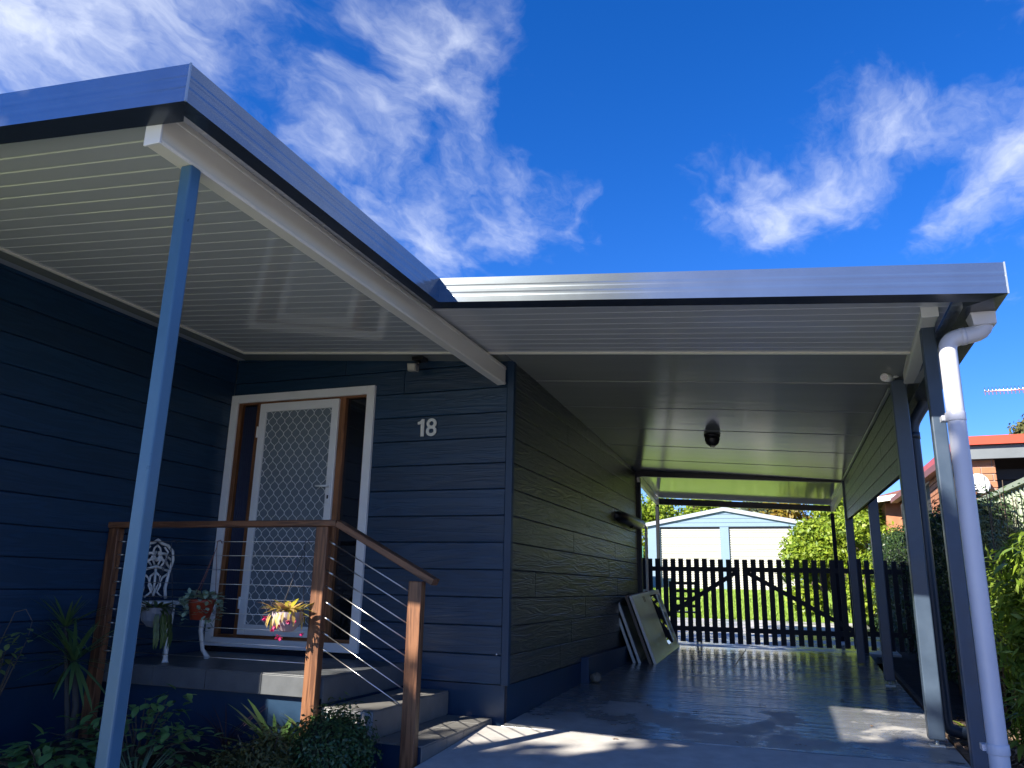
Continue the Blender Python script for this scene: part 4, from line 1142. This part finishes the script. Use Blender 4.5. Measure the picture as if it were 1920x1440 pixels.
# second neighbour further back
n2 = thing('neighbour_house', 'farther neighbouring house with white gutter above the dark hedge', 'house', (5.5, 13.5, 0))
bm = NB(); bx(bm, 3.95, 8, 13.2, 18, -.1, 2.92); obj('wall', bm, BRICKM, n2)
bm = NB(); bar(bm, (3.55, 13.0, 2.93), (5.2, 12.4, 3.12), .12, .11); bar(bm, (3.55, 13.0, 2.93), (3.35, 18, 2.95), .12, .11); obj('gutter', bm, WHITE, n2)
bm = NB(); hexa(bm, [(3.55, 13.06, 2.98), (5.2, 12.46, 3.17), (8.5, 13, 3.2), (3.4, 18.4, 2.98), (5.5, 15.0, 3.7), (5.8, 14.6, 3.75), (7, 15, 3.8), (5.5, 16.5, 3.7)]); obj('roof', bm, TILER, n2)
# pale green ribbed metal boundary fence
t = thing('metal_fence', 'pale green ribbed metal boundary fence behind the right hand shrubs', 'fence', (4.1, 3, 0))
bm = NB(); pr_ = []
y = .8; k = 0
while y < 12:
    pr_ += [(4.10, y), (4.145, y+.03), (4.145, y+.075), (4.10, y+.105)]; y += .15
va = [bm.verts.new((a_, b_, -.1)) for a_, b_ in pr_]; vb = [bm.verts.new((a_, b_, 1.93+.014*b_)) for a_, b_ in pr_]
for i in range(len(pr_)-1): bm.faces.new((va[i], va[i+1], vb[i+1], vb[i]))
o = obj('fence_sheet', bm, FENCEG, t); so = o.modifiers.new('thick', 'SOLIDIFY'); so.thickness = .003
bm = NB(); bar(bm, (4.115, .8, 1.975), (4.115, 12, 2.13), .085, .05); obj('cap_rail', bm, FENCEG, t)

# ------------------------------------------------------------------ VEGETATION
GD = leaf_mat('dark_green_leaves', [(.035, .075, .022), (.06, .11, .03), (.025, .055, .02)], .42, .2)
GM_ = leaf_mat('mid_green_leaves', [(.04, .085, .02), (.07, .125, .03), (.03, .06, .018)], .42, .3)
GY = leaf_mat('yellow_green_leaves', [(.24, .36, .025), (.36, .44, .04), (.13, .23, .02), (.30, .38, .04)], .45, .4)
GOR = leaf_mat('autumn_leaves', [(.30, .20, .02), (.22, .20, .03), (.34, .17, .02)], .5, .4)
GBOX = leaf_mat('box_leaves', [(.032, .08, .026), (.055, .12, .034), (.024, .06, .022)], .38, .15)
GOL = leaf_mat('olive_shrub_leaves', [(.11, .12, .03), (.15, .14, .045), (.08, .09, .03)], .5, .25)
GGR = leaf_mat('grass_blades', [(.25, .40, .05), (.34, .48, .08), (.20, .34, .045)], .55, .35)
GSIL = leaf_mat('grey_green_leaves', [(.11, .16, .09), (.17, .21, .12), (.07, .10, .06)], .5, .2)
COREM = mat('hedge_core', (.012, .02, .009), 1.0)  # dark filler colour, stands in for the shade deep inside foliage

# box ball and olive shrub at the steps
t = thing('box_shrub', 'rounded dark green box shrub at the foot of the steps', 'shrub', (-.55, -1.45, -.2))
bm = NB(); bmesh.ops.create_icosphere(bm, subdivisions=2, radius=1, matrix=Matrix.Translation((-.545, -1.45, .02)) @ Matrix.Diagonal((.21, .19, .17, 1))); obj('stem_or_filler', bm, COREM, t)  # dark filler ball added inside the foliage for its inner shade, no stem
cloud('foliage', [(-.545, -1.45, .0, .245, .23, .225, 3), (-.47, -1.47, .02, .16, .16, .16, 1), (-.63, -1.43, .02, .16, .16, .17, 1)], 9000, .024, .014, GBOX, t, shell=.8)
t = thing('olive_shrub', 'low olive brown shrub beside the box ball', 'shrub', (-.9, -1.6, -.2))
cloud('foliage', [(-.85, -1.62, -.05, .20, .2, .20, 2), (-1.05, -1.65, -.12, .2, .18, .17, 2), (-.72, -1.72, -.1, .16, .16, .14, 1)], 5200, .03, .013, GOL, t, shell=.55)
cloud('shoots', [(-.545, -1.45, .02, .27, .25, .25, 3)], 900, .036, .013, GM_, bpy.data.objects['box_shrub'], shell=.92)
bm = NB()
for k in range(9): tube(bm, [(-.9, -1.62, -.25), (-.9+random.uniform(-.2, .2), -1.62+random.uniform(-.15, .15), random.uniform(0, .1))], .004, 5)
obj('stem_or_filler', bm, BARK, t)
def strap_plant(name, label, c, n, ls, mtl, wid=1.0, rise=(.5, 1.6), cat='plant'):
    t = thing(name, label, cat, c)
    me = leaf_set('leaf', mtl, 'strap')
    for k in range(n):
        a_ = random.uniform(0, 6.28); s = random.uniform(*ls)
        inst('leaf', me, t, Vector(c)+Vector((math.cos(a_)*.012, math.sin(a_)*.012, random.uniform(-.01, .03))), rot_to((math.cos(a_), math.sin(a_), random.uniform(*rise))), (s, s*wid, s))
    bm = NB(); tube(bm, [Vector(c)-Vector((0, 0, .08)), Vector(c)+Vector((0, 0, .03))], .016, 6); obj('stem_or_filler', bm, BARK, t)
    return t
GST = leaf_mat('strap_leaves', [(.08, .16, .04), (.12, .22, .055), (.06, .13, .035)], .4, .25)
strap_plant('strap_leaf_plant', 'strap leaved plant with arching green blades against the porch base', (-1.02, -1.34, -.1), 26, (.30, .46), GST, 1.5, (.7, 2.5))
strap_plant('strap_leaf_plant', 'few tall arching blades beside the first timber post', (-.74, -1.33, -.05), 9, (.28, .38), GST, 1.5, (1.2, 3))
strap_plant('grass_tuft', 'fine grey green grass tuft at the base of the blue post', (-1.22, -2.25, -.16), 90, (.22, .34), leaf_mat('fine_grass', [(.10, .16, .08), (.14, .20, .11), (.07, .12, .06)], .5, .3), .5, (.3, 2.5), 'grass')
strap_plant('dry_grass_tuft', 'thin dark reddish grass against the navy porch base', (-1.42, -1.32, -.08), 26, (.22, .36), leaf_mat('red_grass', [(.05, .025, .03), (.08, .04, .04)], .5, .2), .4, (.6, 2.5), 'grass')
# dracaena with two heads
t = thing('dracaena', 'spiky dracaena with two leaf heads in front of the left wall', 'plant', (-2.42, -1.62, -.15))
GDR = leaf_mat('dracaena_leaves', [(.065, .14, .055), (.11, .19, .06), (.08, .15, .05)], .4, .15)
me = leaf_set('leaf', GDR, 'strap')
bm = NB(); tube(bm, [(-2.40, -1.62, -.2), (-2.40, -1.62, .15), (-2.50, -1.60, .42)], [.022, .02, .016], 8); tube(bm, [(-2.37, -1.63, -.2), (-2.44, -1.64, .1), (-2.62, -1.58, .55), (-2.66, -1.57, .64)], [.02, .018, .014, .012], 8); obj('trunk_or_filler', bm, mat('grey_bark', (.065, .058, .05), .9, var=.3), t)
for (cx, cy, cz_), n, ls in (((-2.50, -1.60, .42), 46, (.28, .46)), ((-2.66, -1.57, .63), 26, (.22, .36))):
    for k in range(n):
        a_ = random.uniform(0, 6.28); s = random.uniform(*ls)
        inst('leaf', me, t, (cx, cy, cz_), rot_to((math.cos(a_), math.sin(a_), random.uniform(-.5, 2.2))), (s, s*.9, s*.6))
# broad leaved shrubs bottom left
def leafy(name, label, blobs, n, size, mtl, base, seed, cat='shrub'):
    random.seed(seed)
    t = thing(name, label, cat, base)
    me = leaf_set('leaf', mtl, 'oval')
    bm = NB(); tips = []
    for k in range(n):
        b_ = random.choices(blobs, [q_[6] for q_ in blobs])[0]
        d = Vector((random.gauss(0, 1), random.gauss(0, 1), random.gauss(.25, 1))).normalized()
        r_ = random.uniform(.55, 1.05)
        p_ = Vector(b_[:3])+Vector((d.x*b_[3], d.y*b_[4], d.z*b_[5]))*r_
        if p_.z < -.22: p_.z = -.2
        s = random.uniform(*size)
        dd = Vector((d.x+random.uniform(-.5, .5), d.y+random.uniform(-.5, .5)-.25, random.uniform(-.45, .35)))
        inst('leaf', me, t, p_, rot_to(dd), (s, s*random.uniform(.85, 1.1), s))
        if k % 6 == 0: tips.append(p_)
    for q_ in tips:
        tube(bm, [Vector(base)+Vector((random.uniform(-.05, .05), random.uniform(-.05, .05), -.05)), (Vector(base)+q_)/2+Vector((0, 0, .06)), q_], [.006, .005, .002], 5)
    obj('stem_or_filler', bm, BARK, t)
    return t
GLF = leaf_mat('broad_leaves', [(.11, .23, .075), (.16, .30, .09), (.08, .18, .06)], .36, .25)
leafy('leafy_shrub', 'oval leaved green shrub under the porch edge behind the blue post', [(-1.78, -1.72, .05, .34, .24, .22, 3), (-1.45, -1.74, -.05, .26, .24, .20, 2), (-2.1, -1.75, -.02, .26, .22, .18, 2), (-1.62, -1.6, .22, .10, .08, .09, .5), (-1.32, -1.7, .06, .10, .08, .10, .4)], 290, (.055, .095), GLF, (-1.75, -1.72, -.18), 3)
leafy('leafy_shrub', 'larger leaved low shrub at the lower left corner', [(-1.92, -2.2, -.04, .26, .22, .14, 2), (-2.25, -2.2, -.12, .22, .2, .12, 1), (-1.6, -2.15, -.12, .22, .2, .11, 1)], 150, (.075, .125), GLF, (-1.95, -2.2, -.2), 5)
GLT = leaf_mat('light_leaves', [(.24, .32, .10), (.32, .40, .14), (.18, .26, .08)], .4, .35)
leafy('sapling', 'thin sapling sprig with pale green leaves at the left edge', [(-2.57, -1.95, .58, .11, .08, .06, 2), (-2.66, -2.0, .47, .10, .08, .06, 2), (-2.75, -2.0, .3, .12, .1, .15, 2)], 44, (.05, .08), GLT, (-2.72, -2.0, -.1), 9)
bm = NB(); tube(bm, [(-2.72, -2.0, .5), (-2.64, -1.98, .74), (-2.56, -1.97, .76), (-2.50, -1.96, .69), (-2.51, -1.96, .60)], [.003, .003, .0025, .002, .0015], 5)
tag(obj('dry_twig', bm, mat('dry_twig', (.16, .13, .10), .9)), 'bare curved twig arching above the pale sapling leaves', 'twig')
random.seed(21)

# clipped hedge along the right boundary
t = thing('hedge', 'tall dark clipped hedge along the right boundary behind the posts', 'hedge', (3.7, 6, 0))
bm = NB(); bx(bm, 3.56, 3.95, 2.5, 11.5, .0, 1.80); obj('trunk_or_filler', bm, COREM, t)  # dark box added inside the hedge to block light, no trunk
hb = []
for i in range(26):
    y = 2.3+i*.37
    for z in (.30, .75, 1.2, 1.62): hb.append((3.72, y, z+random.uniform(-.05, .05)+.012*y, .36, .30, .30, 1))
cloud('foliage', hb, 52000, .048, .022, GD, t, shell=.75)
# sparse silver shrub between hedge and bamboo
t = thing('silver_shrub', 'upright grey green shrub in front of the pale green fence', 'shrub', (3.75, 1.9, 0))
bm = NB()
for k in range(60):
    x, y = random.uniform(3.35, 3.95), random.uniform(1.2, 2.9)
    tube(bm, [(x, y, .1), (x+random.uniform(-.08, .08), y+random.uniform(-.08, .08), random.uniform(1.55, 1.92))], [.008, .003], 4)
obj('stem_or_filler', bm, BARK, t)
cloud('foliage', [(3.6, 1.5+.22*i, 1.28+.05*(i % 3), .32, .22, .46, 1) for i in range(7)]+[(3.65, 1.9, .6, .35, .7, .5, 5)], 6000, .055, .016, GSIL, t, shell=.3, up=.1)
# bamboo-like bush on the right edge
t = thing('bamboo_bush', 'dense lance leaved bamboo bush at the right edge of the yard', 'bush', (3.55, -.2, 0))
GBM = leaf_mat('bamboo_leaves', [(.17, .28, .03), (.26, .36, .04), (.12, .21, .025), (.23, .31, .05)], .40, .35)
me = leaf_set('leaf', GBM, 'lance')
bb = [(3.56, -.30, 1.10, .38, .40, .30, 3), (3.50, -.1, .82, .36, .45, .36, 3), (3.56, -.25, .50, .40, .45, .34, 3), (3.54, .0, .22, .36, .42, .24, 2), (3.9, -.5, 1.15, .4, .5, .4, 2)]
for k in range(300):
    b_ = random.choices(bb, [q_[6] for q_ in bb])[0]
    d = Vector((random.gauss(-.35, .8), random.gauss(-.5, .8), random.gauss(.1, .8))).normalized()
    p_ = Vector(b_[:3])+Vector((d.x*b_[3], d.y*b_[4], d.z*b_[5]))*random.uniform(.85, 1.06)
    dd = Vector((d.x+random.uniform(-.6, .6), d.y+random.uniform(-.6, .6), random.uniform(-.55, .45)))
    s = random.uniform(.11, .19)
    inst('leaf', me, t, p_, rot_to(dd), (s, s*random.uniform(.9, 1.3), s))
cloud('foliage', bb, 15000, .085, .020, GBM, t, kind='stuff', shell=.45, up=.2)
bm = NB()
for k in range(26):
    x, y = random.uniform(3.4, 3.9), random.uniform(-.5, .3)
    tube(bm, [(x, y, 0), (x+random.uniform(-.1, .1), y-random.uniform(0, .2), random.uniform(.9, 1.45))], [.010, .004], 5)
obj('stem_or_filler', bm, mat('bamboo_stem', (.12, .15, .05), .5), t)
# little weed and mulch chips
strap_plant('weed', 'small green weed in the mulch behind the dark downpipe', (3.16, .95, .03), 14, (.07, .12), GY, 4.0, (.3, 1.5))
cloud('mulch_chips', [(3.45, .8, .0, .45, 1.9, .035, 1)], 4200, .05, .02, CHIP, None, kind='stuff', up=2.5, shell=.1)
cloud('leaf_litter', [(-1.5, -2.4, -.2, 1.2, 1.1, .03, 1)], 1500, .04, .02, CHIP, None, kind='stuff', up=2.5, shell=.1)

lb = []
for k in range(40):
    yy = random.uniform(-1.4, 5.5); lb.append((random.uniform(.2, 2.8), yy, gz(0, yy)+.006, .06, .02, .002, 1))
cloud('leaf_litter', lb, 90, .028, .016, CHIP, None, kind='stuff', up=4, shell=.1, tilt=.3)
# lawn grass beyond the concrete
n = 60000
x = RNG.uniform(-5, 5, n); y = 12.74+RNG.random(n)**1.6*13; z = np.array([gz(0, q_) for q_ in y])-.02
h = RNG.uniform(.05, .11, n); a = RNG.uniform(0, 6.28, n); w_ = RNG.uniform(.006, .012, n)*(1+(y-12)/10)
V = np.empty((n, 3, 3)); V[:, 0] = np.stack([x-np.cos(a)*w_, y-np.sin(a)*w_, z], 1); V[:, 1] = np.stack([x+np.cos(a)*w_, y+np.sin(a)*w_, z], 1)
V[:, 2] = np.stack([x+RNG.normal(0, .03, n), y+RNG.normal(0, .03, n), z+h], 1)
me = bpy.data.meshes.new('grass'); me.vertices.add(n*3); me.vertices.foreach_set('co', V.reshape(-1)); me.loops.add(n*3); me.loops.foreach_set('vertex_index', np.arange(n*3, dtype=np.int32))
me.polygons.add(n); me.polygons.foreach_set('loop_start', np.arange(0, n*3, 3, dtype=np.int32)); me.polygons.foreach_set('loop_total', np.full(n, 3, dtype=np.int32)); me.update(); me.validate()
link('grass', me, GGR, None, kind='stuff')

def tree(name, label, cat, c, h, blobs, n, ln, wd, m, group=None, shell=.5):
    t = thing(name, label, cat, (c[0], c[1], gz(*c)), group)
    b0 = Vector((c[0], c[1], gz(*c)-.1))
    branches('trunk_or_filler', b0, b0+Vector((0, 0, h*.7)), .045*h**.8*.6, [q_[:3] for q_ in blobs[:8]], BARK, t)
    cloud('crown', blobs, n, ln, wd, m, t, shell=shell)
    return t
random.seed(33)
def blobs_of(c, z0, z1, rx, ry, n, r):
    return [(c[0]+random.uniform(-rx, rx), c[1]+random.uniform(-ry, ry), random.uniform(z0, z1), r*random.uniform(.7, 1.2), r*random.uniform(.7, 1.2), r*random.uniform(.6, 1), 1) for _ in range(n)]
tree('laurel_bush', 'tall bright yellow green bush right of the pale garage', 'bush', (2.6, 14.6), 2.4, blobs_of((2.55, 14.6), .7, 2.55, .55, .8, 22, .42), 15000, .11, .055, GY)
tree('laurel_bush', 'bright bush behind the last carport post on the right', 'bush', (3.5, 13.2), 2.6, blobs_of((3.55, 13.2), .7, 2.75, .5, .9, 20, .42), 12000, .10, .05, GY)
strap_plant('cordyline', 'spiky dark plant in front of the white roller door', (1.78, 14.2, 1.15), 30, (.3, .5), GM_, 1.2, (.0, 2))
bm = NB(); tube(bm, [(1.78, 14.2, .4), (1.78, 14.2, 1.15)], .03, 8); tag(obj('garden_stake', bm, BARK), 'short brown stake under the spiky plant by the garage', 'stake')
TL = [(-5.2, 35, GY, 'yellow green tree behind the left end of the garage roof'), (-3.0, 36, GY, 'bushy yellow green tree behind the garage ridge'), (-.6, 38, GSIL, 'greyish tree directly behind the garage ridge'), (1.5, 37, GOR, 'orange yellow tree behind the right garage eave'), (4.2, 36, GY, 'green tree behind the bright bush right of the garage'), (-8.0, 34, GM_, 'mid green tree behind the green metal fence')]
for x, y, m, lab in TL:
    tree('backyard_tree', lab, 'tree', (x, y), 6, blobs_of((x, y), 2.2, 5.6, 1.3, 1.0, 16, .95), 7000, .24, .12, m, 'trees behind the garage', shell=.35)
tree('gum_tree', 'distant tree top above the red neighbouring roof', 'tree', (10.0, 24), 7, blobs_of((9.95, 24), 4.8, 6.55, .65, .7, 14, .55), 7000, .16, .07, GOL)
# street trees in front of the house, between the sun and the yard
SP = [(-7.6, -11.0, 6.65), (-6.0, -10.1, 6.92), (-4.4, -9.5, 6.78), (-2.9, -8.9, 7.1), (-1.5, -8.4, 7.15)]
STL = ['street tree nearest the left wing of the house', 'second street tree along from the left wing', 'street tree facing the front door', 'second last street tree, facing the steps', 'last street tree, in front of the driveway']
for i, (x, y, top) in enumerate(SP):
    bl = []
    for k in range(16):
        f = random.random()
        bl.append((x+random.uniform(-.9, .9), y-random.uniform(0, 1.3), 4.1+(top-4.85)*f, .75, .75, .75, 1))
    for k in range(13): bl.append((x+random.uniform(-.9, .9), y-random.uniform(0, .8), top-.62+random.uniform(-.12, .04), .62, .6, .6, 1))
    tree('street_tree', STL[i], 'tree', (x, y-.7), top, bl, 10000, .27, .16, GM_, 'street trees', shell=.3)
# a sunny shrub in the front yard that the door glass mirrors
tree('yard_shrub', 'sunlit shrub on the front lawn', 'shrub', (-2.2, -6.3), 1.4, blobs_of((-2.2, -6.3), .2, 1.1, .5, .4, 10, .35), 4000, .09, .04, GY)
